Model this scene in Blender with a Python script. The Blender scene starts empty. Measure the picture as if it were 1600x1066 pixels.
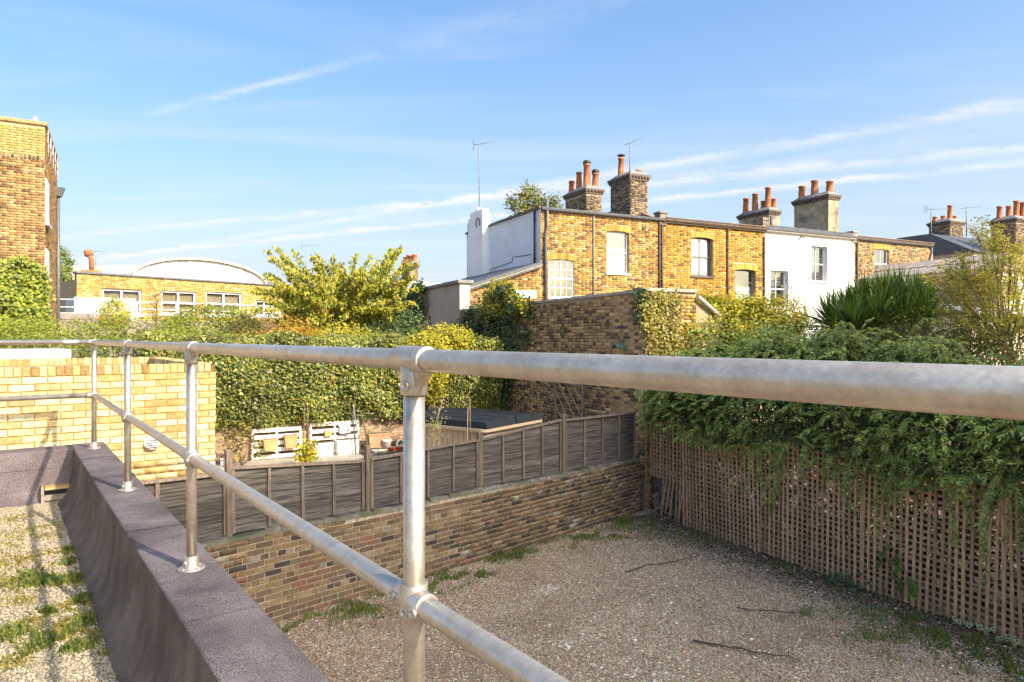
import bpy, math, random
import numpy as np
from mathutils import Vector, Matrix

# ------------------------------------------------------------------ camera, sky, sun, exposure
sc = bpy.context.scene
CZ = 3.7                      # eye height above the yard
F = 1066.67                   # focal length in photo pixels (24 mm)
cam_d = bpy.data.cameras.new('camera'); cam = bpy.data.objects.new('camera', cam_d)
sc.collection.objects.link(cam)
cam.location = (0, 0, CZ); cam.rotation_euler = (math.radians(90), 0, 0)
cam_d.sensor_width = 36; cam_d.lens = 24; cam_d.shift_y = -6.0 / 1600
cam_d.clip_start = 0.05; cam_d.clip_end = 3000
sc.camera = cam
SUN_TO = Vector((0.774, -0.632, 1 / 1.4)).normalized()
SUN_EL = math.asin(SUN_TO.z); SUN_AZ = math.atan2(SUN_TO.x, SUN_TO.y)

w = bpy.data.worlds.new('World'); sc.world = w; w.use_nodes = True
nt = w.node_tree; nt.nodes.clear()
def nn(t, **k):
    n = nt.nodes.new(t)
    for a, b in k.items(): setattr(n, a, b)
    return n
def lk(a, b): nt.links.new(a, b)
def wmath(op, a, b=None, c=None):
    n = nn('ShaderNodeMath', operation=op)
    for i, v in enumerate((a, b, c)):
        if v is None: continue
        if isinstance(v, (int, float)): n.inputs[i].default_value = v
        else: lk(v, n.inputs[i])
    return n.outputs[0]
out = nn('ShaderNodeOutputWorld'); bg = nn('ShaderNodeBackground'); sky = nn('ShaderNodeTexSky')
sky.sky_type = 'NISHITA'; sky.sun_disc = False
sky.sun_elevation = SUN_EL; sky.sun_rotation = SUN_AZ
sky.altitude = 20; sky.air_density = 1.0; sky.dust_density = 5.0; sky.ozone_density = 3.0
bg.inputs['Strength'].default_value = 0.15
tc = nn('ShaderNodeTexCoord'); sep = nn('ShaderNodeSeparateXYZ'); lk(tc.outputs['Generated'], sep.inputs[0])
zc = wmath('MAXIMUM', sep.outputs['Z'], 0.03)
px = wmath('DIVIDE', sep.outputs['X'], zc); py = wmath('DIVIDE', sep.outputs['Y'], zc)
cmb = nn('ShaderNodeCombineXYZ'); lk(px, cmb.inputs[0]); lk(py, cmb.inputs[1])
cn = nn('ShaderNodeTexNoise'); cn.inputs['Scale'].default_value = 2.6; cn.inputs['Detail'].default_value = 5; cn.inputs['Roughness'].default_value = .62
cn.noise_dimensions = '2D'; lk(cmb.outputs[0], cn.inputs['Vector']); CN = cn.outputs['Fac']
def streak(p0, p1, width, wob, lo, hi, s0=None, s1=None):
    """a long thin cirrus / vapour band on the cloud plane"""
    d = Vector((p1[0]-p0[0], p1[1]-p0[1])); d.normalize()
    ax = wmath('ADD', wmath('MULTIPLY', px, d.x), wmath('MULTIPLY', py, d.y))
    ay = wmath('ADD', wmath('MULTIPLY', px, -d.y), wmath('MULTIPLY', py, d.x))
    c0 = p0[0]*d.x + p0[1]*d.y; c1 = -p0[0]*d.y + p0[1]*d.x
    t = wmath('SUBTRACT', ax, c0); q = wmath('SUBTRACT', ay, c1)
    qq = wmath('ADD', q, wmath('MULTIPLY', wmath('SUBTRACT', CN, .5), wob))
    g = wmath('POWER', 2.718, wmath('MULTIPLY', wmath('MULTIPLY', qq, qq), -1.0/(width*width)))
    mr = nn('ShaderNodeMapRange'); mr.inputs[1].default_value = lo; mr.inputs[2].default_value = hi; lk(CN, mr.inputs[0])
    r = wmath('MULTIPLY', g, mr.outputs[0])
    for s, sg in ((s0, 1), (s1, -1)):
        if s is not None:
            m2 = nn('ShaderNodeMapRange'); m2.inputs[1].default_value = s - .35*sg; m2.inputs[2].default_value = s + .35*sg; lk(t, m2.inputs[0])
            r = wmath('MULTIPLY', r, m2.outputs[0])
    return r
S = [wmath('MULTIPLY', streak((-.594, 2.487), (-1.29, 2.87), .032, .10, .30, .62, .05, 1.0), .60),
     wmath('MULTIPLY', streak((.05, 2.10), (-.594, 2.487), .09, .16, .30, .7, -1.0, .55), .22),
     wmath('MULTIPLY', streak((.763, 4.07), (2.017, 3.074), .10, .24, .2, .6), .60),
     wmath('MULTIPLY', streak((.9, 4.45), (2.2, 3.4), .24, .5, .25, .75), .32),
     wmath('MULTIPLY', streak((-2.857, 7.26), (-.44, 5.86), .11, .3, .2, .6), .75),
     wmath('MULTIPLY', streak((-2.2, 5.8), (.2, 4.75), .13, .4, .25, .62), .60)]
mp = nn('ShaderNodeMapping'); mp.inputs['Rotation'].default_value = (0, 0, .55); mp.inputs['Scale'].default_value = (.35, 1.3, 1)
lk(cmb.outputs[0], mp.inputs[0])
nz = nn('ShaderNodeTexNoise'); nz.inputs['Scale'].default_value = .9; nz.noise_dimensions = '2D'; nz.inputs['Detail'].default_value = 5; nz.inputs['Roughness'].default_value = .6; nz.inputs['Distortion'].default_value = .5
lk(mp.outputs[0], nz.inputs['Vector'])
mr = nn('ShaderNodeMapRange'); mr.inputs[1].default_value = .46; mr.inputs[2].default_value = .85; lk(nz.outputs['Fac'], mr.inputs[0])
tot = wmath('MULTIPLY', mr.outputs[0], .34)
for s in S: tot = wmath('ADD', tot, s)
# low veil of thin high cloud, thicker when looked through at a slant
veil = wmath('MULTIPLY', wmath('POWER', 2.718, wmath('MULTIPLY', zc, -4.0)), 1.0)
veil = wmath('MINIMUM', veil, .96); tot = wmath('MINIMUM', tot, .9)
mv = nn('ShaderNodeMix', data_type='RGBA', blend_type='LIGHTEN'); lk(veil, mv.inputs[0]); mv.inputs[7].default_value = (2.75, 2.98, 3.25, 1)
mx = nn('ShaderNodeMix', data_type='RGBA', blend_type='LIGHTEN'); lk(tot, mx.inputs[0]); lk(mv.outputs[2], mx.inputs[6])
hsv = nn('ShaderNodeHueSaturation'); hsv.inputs['Saturation'].default_value = 1.36; lk(sky.outputs[0], hsv.inputs['Color'])
tn = nn('ShaderNodeMix', data_type='RGBA', blend_type='MULTIPLY'); tn.inputs[0].default_value = 1; lk(hsv.outputs[0], tn.inputs[6]); tn.inputs[7].default_value = (.95, 1.04, 1.02, 1)
lk(tn.outputs[2], mv.inputs[6]); mx.inputs[7].default_value = (3.1, 3.15, 3.25, 1)
lk(mx.outputs[2], bg.inputs['Color']); lk(bg.outputs[0], out.inputs['Surface'])

sun_d = bpy.data.lights.new('sun', 'SUN'); sun = bpy.data.objects.new('sun', sun_d); sc.collection.objects.link(sun)
sun_d.energy = 3.3; sun_d.angle = math.radians(0.6); sun_d.color = (1.0, 0.885, 0.71)
sun.rotation_euler = (-SUN_TO).to_track_quat('-Z', 'Y').to_euler(); sun.location = (20, -18, 25)
sc.view_settings.view_transform = 'Standard'; sc.view_settings.look = 'None'
sc.view_settings.exposure = 1.1; sc.view_settings.gamma = 1; sc.view_settings.use_curve_mapping = False
sc.cycles.max_bounces = 6; sc.cycles.transparent_max_bounces = 8; sc.cycles.use_denoising = True
sc.cycles.caustics_reflective = False; sc.cycles.caustics_refractive = False; sc.cycles.sample_clamp_indirect = 6

# ------------------------------------------------------------------ helpers
rng = np.random.default_rng(7); random.seed(7)
COL = sc.collection
class Fr:
    """a ground frame: origin, heading; local y runs away from the viewer"""
    def __init__(s, ox, oy, deg):
        s.o = Vector((ox, oy)); s.a = math.radians(deg); s.e = Vector((math.cos(s.a), math.sin(s.a))); s.n = Vector((-s.e.y, s.e.x))
    def fac(s, u, v, ly=0.0):
        d = Vector(((u-800)/F, 1.0)); t = (ly + s.o.dot(s.n)) / d.dot(s.n); p = d*t
        return (p - s.o).dot(s.e), CZ - (v-527)/F*t
    def side(s, u, v, lx=0.0):
        d = Vector(((u-800)/F, 1.0)); t = (lx + s.o.dot(s.e)) / d.dot(s.e); p = d*t
        return (p - s.o).dot(s.n), CZ - (v-527)/F*t
    def loc(s, x, y): q = Vector((x, y)) - s.o; return q.dot(s.e), q.dot(s.n)
    def wor(s, lx, ly): p = s.o + s.e*lx + s.n*ly; return p.x, p.y
def PX(u, v, Y): return Vector(((u-800)/F*Y, Y, CZ-(v-527)/F*Y))
def onz(u, v, z): Y = (CZ-z)*F/(v-527); return Vector(((u-800)/F*Y, Y, z))

def tag(o, label=None, cat=None, group=None, kind=None):
    if label: o['label'] = label
    if cat: o['category'] = cat
    if group: o['group'] = group
    if kind: o['kind'] = kind
    return o
def thing(name, label, cat, loc=(0, 0, 0), deg=0, group=None):
    o = bpy.data.objects.new(name, None); COL.objects.link(o); o.location = loc; o.rotation_euler = (0, 0, math.radians(deg))
    o.empty_display_size = .2
    return tag(o, label, cat, group)
def link(name, me, mat=None, parent=None, loc=(0, 0, 0), rz=0.0):
    o = bpy.data.objects.new(name, me); COL.objects.link(o)
    if mat is not None and len(me.materials) == 0: me.materials.append(mat)
    if parent is not None: o.parent = parent
    o.location = loc; o.rotation_euler = (0, 0, rz)
    return o

class MB:
    def __init__(s): s.v = []; s.f = []; s.c = []; s.col = (1, 1, 1); s.sm = []
    def add(s, vs, fs, smooth=False):
        b = len(s.v); s.v += [tuple(q) for q in vs]; s.c += [s.col]*len(vs)
        s.f += [tuple(i+b for i in f) for f in fs]; s.sm += [smooth]*len(fs); return s
    def box(s, x0, x1, y0, y1, z0, z1, M=None):
        vs = [(x0,y0,z0),(x1,y0,z0),(x1,y1,z0),(x0,y1,z0),(x0,y0,z1),(x1,y0,z1),(x1,y1,z1),(x0,y1,z1)]
        if M is not None: vs = [M @ Vector(q) for q in vs]
        return s.add(vs, [(0,3,2,1),(4,5,6,7),(0,1,5,4),(1,2,6,5),(2,3,7,6),(3,0,4,7)])
    def hexa(s, b, t):  # 4 bottom, 4 top points
        return s.add(list(b)+list(t), [(0,3,2,1),(4,5,6,7),(0,1,5,4),(1,2,6,5),(2,3,7,6),(3,0,4,7)])
    def bbox(s, x0, x1, y0, y1, z0, z1, b=.006, M=None):
        """box with chamfered edges"""
        vs = []; 
        for (X, Xi) in ((x0, x0+b), (x1, x1-b)):
            for (Y, Yi) in ((y0, y0+b), (y1, y1-b)):
                for (Z, Zi) in ((z0, z0+b), (z1, z1-b)):
                    vs += [(X, Yi, Zi), (Xi, Y, Zi), (Xi, Yi, Z)]
        if M is not None: vs = [M @ Vector(q) for q in vs]
        I = lambda i, j, k, a: ((i*2+j)*2+k)*3+a
        fs = [(I(0,0,0,0),I(0,0,1,0),I(0,1,1,0),I(0,1,0,0)), (I(1,0,0,0),I(1,1,0,0),I(1,1,1,0),I(1,0,1,0)),
              (I(0,0,0,1),I(1,0,0,1),I(1,0,1,1),I(0,0,1,1)), (I(0,1,0,1),I(0,1,1,1),I(1,1,1,1),I(1,1,0,1)),
              (I(0,0,0,2),I(0,1,0,2),I(1,1,0,2),I(1,0,0,2)), (I(0,0,1,2),I(1,0,1,2),I(1,1,1,2),I(0,1,1,2))]
        for j in (0,1):
            for k in (0,1):
                fs.append((I(0,j,k,1),I(1,j,k,1),I(1,j,k,2),I(0,j,k,2)))
        for i in (0,1):
            for k in (0,1):
                fs.append((I(i,0,k,0),I(i,1,k,0),I(i,1,k,2),I(i,0,k,2)))
        for i in (0,1):
            for j in (0,1):
                fs.append((I(i,j,0,0),I(i,j,1,0),I(i,j,1,1),I(i,j,0,1)))
                for k in (0,1): fs.append((I(i,j,k,0),I(i,j,k,1),I(i,j,k,2)))
        return s.add(vs, fs)
    def tube(s, pts, r, n=8, cap=True, smooth=True):
        pts = [Vector(p) for p in pts]; m = len(pts)
        rr = r if isinstance(r, (list, tuple)) else [r]*m
        vs = []; up = None
        for i, p in enumerate(pts):
            d = (pts[min(i+1, m-1)] - pts[max(i-1, 0)])
            d = d.normalized() if d.length > 1e-9 else Vector((0,0,1))
            if up is None: up = Vector((0,0,1)) if abs(d.z) < .9 else Vector((1,0,0))
            a = d.cross(up)
            if a.length < 1e-6: a = d.orthogonal()
            a.normalize(); b = d.cross(a).normalized(); up = -b if False else up
            for k in range(n):
                t = 2*math.pi*k/n; vs.append(p + (a*math.cos(t) + b*math.sin(t))*rr[i])
        fs = [(i*n+k, i*n+(k+1) % n, (i+1)*n+(k+1) % n, (i+1)*n+k) for i in range(m-1) for k in range(n)]
        b0 = len(s.f); s.add(vs, fs, smooth)
        if cap:
            o = len(s.v)-len(vs)
            s.f += [tuple(o+k for k in range(n))[::-1], tuple(o+(m-1)*n+k for k in range(n))]; s.sm += [False, False]
        return s
    def lathe(s, prof, c=(0,0,0), n=16, smooth=True, axis=None):
        """profile [(r,z)] about local z (or about a given axis direction)"""
        c = Vector(c); vs = []
        if axis is None: A, B, Cz = Vector((1,0,0)), Vector((0,1,0)), Vector((0,0,1))
        else:
            Cz = Vector(axis).normalized(); A = Cz.orthogonal().normalized(); B = Cz.cross(A)
        for r, z in prof:
            for k in range(n):
                t = 2*math.pi*k/n; vs.append(c + A*(r*math.cos(t)) + B*(r*math.sin(t)) + Cz*z)
        fs = [(i*n+k, i*n+(k+1) % n, (i+1)*n+(k+1) % n, (i+1)*n+k) for i in range(len(prof)-1) for k in range(n)]
        s.add(vs, fs, smooth)
        o = len(s.v)-len(vs)
        if prof[0][0] > 1e-4: s.f.append(tuple(o+k for k in range(n))[::-1]); s.sm.append(False)
        if prof[-1][0] > 1e-4: s.f.append(tuple(o+(len(prof)-1)*n+k for k in range(n))); s.sm.append(False)
        return s
    def extr(s, prof, a, b, fn, closed=True):
        """extrude 2-D profile between stations a and b with fn(p, t)->xyz"""
        n = len(prof); vs = [fn(p, a) for p in prof] + [fn(p, b) for p in prof]
        m = n if closed else n-1
        fs = [(i, (i+1) % n, n+(i+1) % n, n+i) for i in range(m)]
        if closed: fs += [tuple(range(n))[::-1], tuple(range(n, 2*n))]
        return s.add(vs, fs)
    def mesh(s, name):
        me = bpy.data.meshes.new(name); me.from_pydata(s.v, [], s.f)
        if any(s.sm): me.polygons.foreach_set('use_smooth', s.sm)
        a = me.color_attributes.new('Col', 'FLOAT_COLOR', 'POINT')
        cc = np.ones((len(s.v), 4), np.float32); cc[:, :3] = np.array(s.c, np.float32).reshape(-1, 3)
        a.data.foreach_set('color', cc.ravel()); me.update()
        return me
    def build(s, name, mat, parent=None, loc=(0,0,0), rz=0.0, kind=None):
        o = link(name, s.mesh(name), mat, parent, loc, rz)
        if kind: o['kind'] = kind
        return o
def fast_mesh(name, V, Fq, C, mat, parent=None, loc=(0,0,0), kind=None, smooth=False):
    """numpy quads / tris mesh with point colours"""
    V = np.asarray(V, np.float32); Fq = np.asarray(Fq, np.int32); k = Fq.shape[1]
    me = bpy.data.meshes.new(name); me.vertices.add(len(V)); me.vertices.foreach_set('co', V.ravel())
    me.loops.add(Fq.size); me.loops.foreach_set('vertex_index', Fq.ravel())
    me.polygons.add(len(Fq)); me.polygons.foreach_set('loop_start', np.arange(0, Fq.size, k, dtype=np.int32))
    if smooth: me.polygons.foreach_set('use_smooth', np.ones(len(Fq), bool))
    me.update(calc_edges=True)
    a = me.color_attributes.new('Col', 'FLOAT_COLOR', 'POINT'); cc = np.ones((len(V), 4), np.float32); cc[:, :3] = C
    a.data.foreach_set('color', cc.ravel())
    o = link(name, me, mat, parent, loc)
    if kind: o['kind'] = kind
    return o

# ------------------------------------------------------------------ materials
MATS = {}
def mat(name, c1=(.5,.5,.5), c2=None, scale=6, rough=.8, bump=0.0, bscale=60, attr=False, metal=0.0, var=.25, detail=5, stretch=(1,1,1),
        spec=.5, speck=None, lo=.35, hi=.65, c3=None, s3=1.2, l3=.5, h3=.75, bdist=.01):
    if name in MATS: return MATS[name]
    m = bpy.data.materials.new(name); m.use_nodes = True; t = m.node_tree; N = t.nodes; L = t.links
    b = N['Principled BSDF']; b.inputs['Roughness'].default_value = rough; b.inputs['Metallic'].default_value = metal
    b.inputs['Specular IOR Level'].default_value = spec
    g = N.new('ShaderNodeNewGeometry'); mp_ = N.new('ShaderNodeMapping'); mp_.inputs['Scale'].default_value = stretch; L.new(g.outputs['Position'], mp_.inputs[0])
    no = N.new('ShaderNodeTexNoise'); no.inputs['Scale'].default_value = scale; no.inputs['Detail'].default_value = detail; no.inputs['Roughness'].default_value = .6
    L.new(mp_.outputs[0], no.inputs['Vector'])
    mr_ = N.new('ShaderNodeMapRange'); mr_.inputs[1].default_value = lo; mr_.inputs[2].default_value = hi; L.new(no.outputs['Fac'], mr_.inputs[0])
    mix = N.new('ShaderNodeMix'); mix.data_type = 'RGBA'; L.new(mr_.outputs[0], mix.inputs[0])
    if c2 is None: c1_, c2_ = tuple(x*(1-var) for x in c1), tuple(x*(1+var) for x in c1)
    else: c1_, c2_ = c1, c2
    mix.inputs[6].default_value = (*c1_, 1); mix.inputs[7].default_value = (*c2_, 1)
    last = mix.outputs[2]
    if c3 is not None:
        n3 = N.new('ShaderNodeTexNoise'); n3.inputs['Scale'].default_value = s3; n3.inputs['Detail'].default_value = 6; n3.inputs['Roughness'].default_value = .65; L.new(g.outputs['Position'], n3.inputs['Vector'])
        r3 = N.new('ShaderNodeMapRange'); r3.inputs[1].default_value = l3; r3.inputs[2].default_value = h3; L.new(n3.outputs['Fac'], r3.inputs[0])
        m3 = N.new('ShaderNodeMix'); m3.data_type = 'RGBA'; L.new(r3.outputs[0], m3.inputs[0]); L.new(last, m3.inputs[6]); m3.inputs[7].default_value = (*c3, 1); last = m3.outputs[2]
    if speck:
        n2 = N.new('ShaderNodeTexNoise'); n2.inputs['Scale'].default_value = speck[0]; n2.inputs['Detail'].default_value = 2; L.new(g.outputs['Position'], n2.inputs['Vector'])
        r2 = N.new('ShaderNodeMapRange'); r2.inputs[1].default_value = .3; r2.inputs[2].default_value = .7; r2.inputs[3].default_value = 1-speck[1]; r2.inputs[4].default_value = 1+speck[1]; L.new(n2.outputs['Fac'], r2.inputs[0])
        m2 = N.new('ShaderNodeMix'); m2.data_type = 'RGBA'; m2.blend_type = 'MULTIPLY'; m2.inputs[0].default_value = 1; L.new(last, m2.inputs[6]); L.new(r2.outputs[0], m2.inputs[7]); last = m2.outputs[2]
    if attr:
        at = N.new('ShaderNodeAttribute'); at.attribute_name = 'Col'
        ma = N.new('ShaderNodeMix'); ma.data_type = 'RGBA'; ma.blend_type = 'MULTIPLY'; ma.inputs[0].default_value = 1
        L.new(last, ma.inputs[6]); L.new(at.outputs['Color'], ma.inputs[7]); last = ma.outputs[2]
    L.new(last, b.inputs['Base Color'])
    if bump:
        n4 = N.new('ShaderNodeTexNoise'); n4.inputs['Scale'].default_value = bscale; n4.inputs['Detail'].default_value = 4; L.new(mp_.outputs[0], n4.inputs['Vector'])
        bp = N.new('ShaderNodeBump'); bp.inputs['Strength'].default_value = bump; bp.inputs['Distance'].default_value = bdist; L.new(n4.outputs['Fac'], bp.inputs['Height']); L.new(bp.outputs[0], b.inputs['Normal'])
    MATS[name] = m; return m
def leafmat(name, trans=.35, rough=.5):
    if name in MATS: return MATS[name]
    m = bpy.data.materials.new(name); m.use_nodes = True; t = m.node_tree; N = t.nodes; L = t.links
    b = N['Principled BSDF']; b.inputs['Roughness'].default_value = rough; b.inputs['Specular IOR Level'].default_value = .35
    at = N.new('ShaderNodeAttribute'); at.attribute_name = 'Col'; L.new(at.outputs['Color'], b.inputs['Base Color'])
    tr = N.new('ShaderNodeBsdfTranslucent'); hs = N.new('ShaderNodeMix'); hs.data_type = 'RGBA'; hs.blend_type = 'MULTIPLY'; hs.inputs[0].default_value = 1
    L.new(at.outputs['Color'], hs.inputs[6]); hs.inputs[7].default_value = (1.5, 1.35, .5, 1); L.new(hs.outputs[2], tr.inputs[0])
    mx_ = N.new('ShaderNodeMixShader'); mx_.inputs[0].default_value = trans; L.new(b.outputs[0], mx_.inputs[1]); L.new(tr.outputs[0], mx_.inputs[2])
    L.new(mx_.outputs[0], N['Material Output'].inputs['Surface']); MATS[name] = m; return m
def glassmat():
    if 'window_glass' in MATS: return MATS['window_glass']
    m = bpy.data.materials.new('window_glass'); m.use_nodes = True; t = m.node_tree; N = t.nodes; L = t.links; N.clear()
    o = N.new('ShaderNodeOutputMaterial'); g = N.new('ShaderNodeBsdfGlossy'); g.inputs['Roughness'].default_value = .02
    tr = N.new('ShaderNodeBsdfTransparent'); tr.inputs[0].default_value = (.95, .97, .97, 1); lw = N.new('ShaderNodeLayerWeight'); lw.inputs[0].default_value = .25; fr = N.new('ShaderNodeMapRange'); fr.inputs[3].default_value = .10; fr.inputs[4].default_value = .75; L.new(lw.outputs['Facing'], fr.inputs[0])
    mx_ = N.new('ShaderNodeMixShader'); L.new(fr.outputs[0], mx_.inputs[0]); L.new(tr.outputs[0], mx_.inputs[1]); L.new(g.outputs[0], mx_.inputs[2]); L.new(mx_.outputs[0], o.inputs[0])
    MATS['window_glass'] = m; return m
BRICK = mat('brick', (.72,)*3, (1.18,)*3, scale=26, rough=.9, bump=.6, bscale=70, attr=True, spec=.25, speck=(240, .12), c3=(.58,.55,.52), s3=1.6, l3=.5, h3=.75)
BRICKFAR = mat('brick_far', (.85,)*3, (1.12,)*3, scale=10, rough=.9, bump=.3, bscale=40, attr=True, spec=.2, c3=(.62,.58,.52), s3=.8, l3=.48, h3=.78)
MORT_Y = mat('mortar_ochre', (.36,.215,.065), scale=30, rough=.95, bump=.4, bscale=120, var=.2)
MORT = mat('mortar_grey', (.40,.32,.23), scale=22, rough=.95, bump=.5, bscale=120, var=.25, c3=(.2,.15,.1), s3=3)
MORT_D = mat('mortar_old', (.46,.375,.28), scale=14, rough=.95, bump=.6, bscale=90, var=.35, c3=(.42,.37,.31), s3=2.2, l3=.55, h3=.7)
MORT_H = mat('mortar_house', (.44,.32,.18), scale=9, rough=.95, var=.2)
WHITE = mat('white_paint', (.82,.82,.82), scale=4, rough=.55, var=.04, bump=.15, bscale=30)
WHITEWALL = mat('painted_white_wall', (.84,.83,.82), scale=1.5, rough=.7, var=.04, bump=.35, bscale=26, c3=(.60,.57,.52), s3=.9, l3=.5, h3=.85)
SIDEW = mat('white_render', (.72,.74,.77), scale=1.2, rough=.8, var=.06, bump=.3, bscale=20, c3=(.55,.56,.57), s3=.8, l3=.55, h3=.8)
DASH = mat('pebbledash', (.50,.41,.31), scale=28, rough=.95, var=.35, bump=.9, bscale=55, c3=(.36,.29,.21), s3=2)
CONC = mat('concrete', (.44,.38,.31), scale=7, rough=.9, var=.25, bump=.5, bscale=60, c3=(.28,.24,.19), s3=1.5)
CONCD = mat('lead_grey', (.23,.22,.215), scale=6, rough=.8, var=.25, bump=.3, bscale=40)
SLATE = mat('slate', (.075,.08,.095), scale=5, rough=.55, var=.3, bump=.3, bscale=30)
TILE = mat('roof_tile', (.23,.15,.10), scale=6, rough=.85, var=.3, bump=.4, bscale=30)
BLACK = mat('black_paint', (.03,.031,.034), scale=8, rough=.45, var=.2)
DGREY = mat('grey_plastic', (.13,.135,.145), scale=8, rough=.5, var=.15)
BROWNP = mat('brown_pipe', (.10,.065,.045), scale=8, rough=.6, var=.2)
CURTAIN = mat('curtain', (.62,.61,.58), scale=14, rough=.9, var=.12, stretch=(6,6,.4))
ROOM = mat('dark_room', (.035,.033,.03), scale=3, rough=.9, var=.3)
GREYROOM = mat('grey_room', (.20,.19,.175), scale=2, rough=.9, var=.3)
TERRA = mat('terracotta', (.42,.155,.06), scale=9, rough=.85, var=.3, bump=.25, bscale=40, c3=(.24,.10,.05), s3=4)
def galvmat():
    m = bpy.data.materials.new('galvanised_steel'); m.use_nodes = True; t = m.node_tree; N = t.nodes; L = t.links; b = N['Principled BSDF']; b.inputs['Metallic'].default_value = .8
    g = N.new('ShaderNodeTexCoord'); vo = N.new('ShaderNodeTexVoronoi'); vo.inputs['Scale'].default_value = 150; L.new(g.outputs['Object'], vo.inputs['Vector'])
    sp = N.new('ShaderNodeSeparateColor'); L.new(vo.outputs['Color'], sp.inputs[0])
    n1 = N.new('ShaderNodeTexNoise'); n1.inputs['Scale'].default_value = 16; n1.inputs['Detail'].default_value = 9; n1.inputs['Roughness'].default_value = .74; L.new(g.outputs['Object'], n1.inputs['Vector'])
    r1 = N.new('ShaderNodeValToRGB'); e = r1.color_ramp.elements; e[0].position = .27; e[0].color = (.40,.33,.255,1); e[1].position = .62; e[1].color = (.62,.56,.475,1); k = e.new(.46); k.color = (.52,.45,.37,1); L.new(n1.outputs['Fac'], r1.inputs[0])
    mr = N.new('ShaderNodeMapRange'); mr.inputs[3].default_value = .95; mr.inputs[4].default_value = 1.05; L.new(sp.outputs[0], mr.inputs[0])
    mx_ = N.new('ShaderNodeMix'); mx_.data_type = 'RGBA'; mx_.blend_type = 'MULTIPLY'; mx_.inputs[0].default_value = 1; L.new(r1.outputs[0], mx_.inputs[6]); L.new(mr.outputs[0], mx_.inputs[7]); L.new(mx_.outputs[2], b.inputs['Base Color'])
    rr = N.new('ShaderNodeMapRange'); rr.inputs[3].default_value = .40; rr.inputs[4].default_value = .48; L.new(sp.outputs[1], rr.inputs[0]); L.new(rr.outputs[0], b.inputs['Roughness'])
    n2 = N.new('ShaderNodeTexNoise'); n2.inputs['Scale'].default_value = 160; n2.inputs['Detail'].default_value = 3; L.new(g.outputs['Object'], n2.inputs['Vector']); bp = N.new('ShaderNodeBump'); bp.inputs['Strength'].default_value = .10; bp.inputs['Distance'].default_value = .002; L.new(n2.outputs['Fac'], bp.inputs['Height']); L.new(bp.outputs[0], b.inputs['Normal'])
    return m
GALV = galvmat()
FELT = mat('mineral_felt', (.075,.058,.061), (.185,.150,.150), scale=2.2, rough=.93, bump=.9, bscale=210, speck=(190, .75), spec=.35, bdist=.004)
FELTF = mat('mineral_felt_face', (.11,.078,.058), (.21,.155,.115), scale=3.0, rough=.95, bump=.9, bscale=300, speck=(260, .5), spec=.3, stretch=(1,1,.8), bdist=.005, c3=(.075,.055,.045), s3=2.5, l3=.5, h3=.75)
WOODF = mat('weathered_fence_wood', (.035,.029,.027), (.23,.19,.165), scale=7, rough=.9, bump=.5, bscale=22, attr=True, stretch=(.35,.35,9), detail=8, lo=.32, hi=.7, spec=.25)
WOODV = mat('weathered_post_wood', (.14,.105,.08), (.31,.24,.185), scale=8, rough=.9, bump=.4, bscale=30, attr=True, stretch=(7,7,.5), detail=8, spec=.25)
LATH = mat('trellis_wood', (.37,.225,.125), (.66,.44,.265), scale=9, rough=.9, bump=.4, bscale=30, attr=True, stretch=(5,5,.8), detail=6, spec=.2)
PINE = mat('pine_board', (.42,.25,.09), (.58,.37,.15), scale=9, rough=.75, bump=.2, bscale=30, stretch=(.6,.6,7), detail=6)
TUBW = mat('tub_panel', (.42,.30,.18), (.55,.41,.26), scale=9, rough=.7, stretch=(8,8,.5))
TUBC = mat('tub_cover', (.016,.021,.027), scale=12, rough=.75, spec=.2, var=.2, bump=.2, bscale=30)
CREAM = mat('cream_render', (.66,.57,.42), scale=2, rough=.9, var=.08, bump=.2, bscale=20)
MEMB = mat('grey_membrane', (.27,.275,.285), scale=3, rough=.7, var=.12)
BARK = mat('bark', (.10,.075,.05), scale=12, rough=.95, var=.4, bump=.6, bscale=30, stretch=(3,3,.5))
TWIG = mat('twig', (.20,.13,.085), scale=12, rough=.9, var=.3)
LEAF = leafmat('leaf'); LEAFD = leafmat('leaf_glossy', .22, .38); 
GLASS = glassmat()
STONE = mat('gravel_stone', (.8,)*3, (1.2,)*3, scale=60, rough=.9, attr=True, spec=.25)

def pick(pal, n=None, jit=.14):
    wts = np.array([p[0] for p in pal], float); wts /= wts.sum(); cs = np.array([p[1] for p in pal], float)
    k = 1 if n is None else n
    c = cs[rng.choice(len(pal), k, p=wts)] * (1 + rng.normal(0, jit, (k, 1))).clip(.55, 1.5)
    c = np.clip(c, .004, .9)
    return tuple(c[0]) if n is None else c

# ------------------------------------------------------------------ bricks
BV = {}
def brick_mesh(wd, h, var, pal, palname, depth=.035, ch=.004):
    k = (round(wd, 3), round(h, 3), var, palname)
    if k in BV: return BV[k]
    m = MB(); m.col = pick(pal); j = lambda: random.uniform(-.0022, .0022)
    a, b = wd/2, h/2
    back = [(-a, depth, -b), (a, depth, -b), (a, depth, b), (-a, depth, b)]
    mid = [(x+j(), ch+j()*.5, z+j()) for x, z in ((-a,-b),(a,-b),(a,b),(-a,b))]
    fr = [(x+j(), j()*.8, z+j()) for x, z in ((-a+ch,-b+ch),(a-ch,-b+ch),(a-ch,b-ch),(-a+ch,b-ch))]
    m.add(back+mid+fr, [(8,9,10,11)] + [(4+i, 4+(i+1)%4, 8+(i+1)%4, 8+i) for i in range(4)] + [(i, (i+1)%4, 4+(i+1)%4, 4+i) for i in range(4)])
    BV[k] = m.mesh('brick'); return BV[k]
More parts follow.
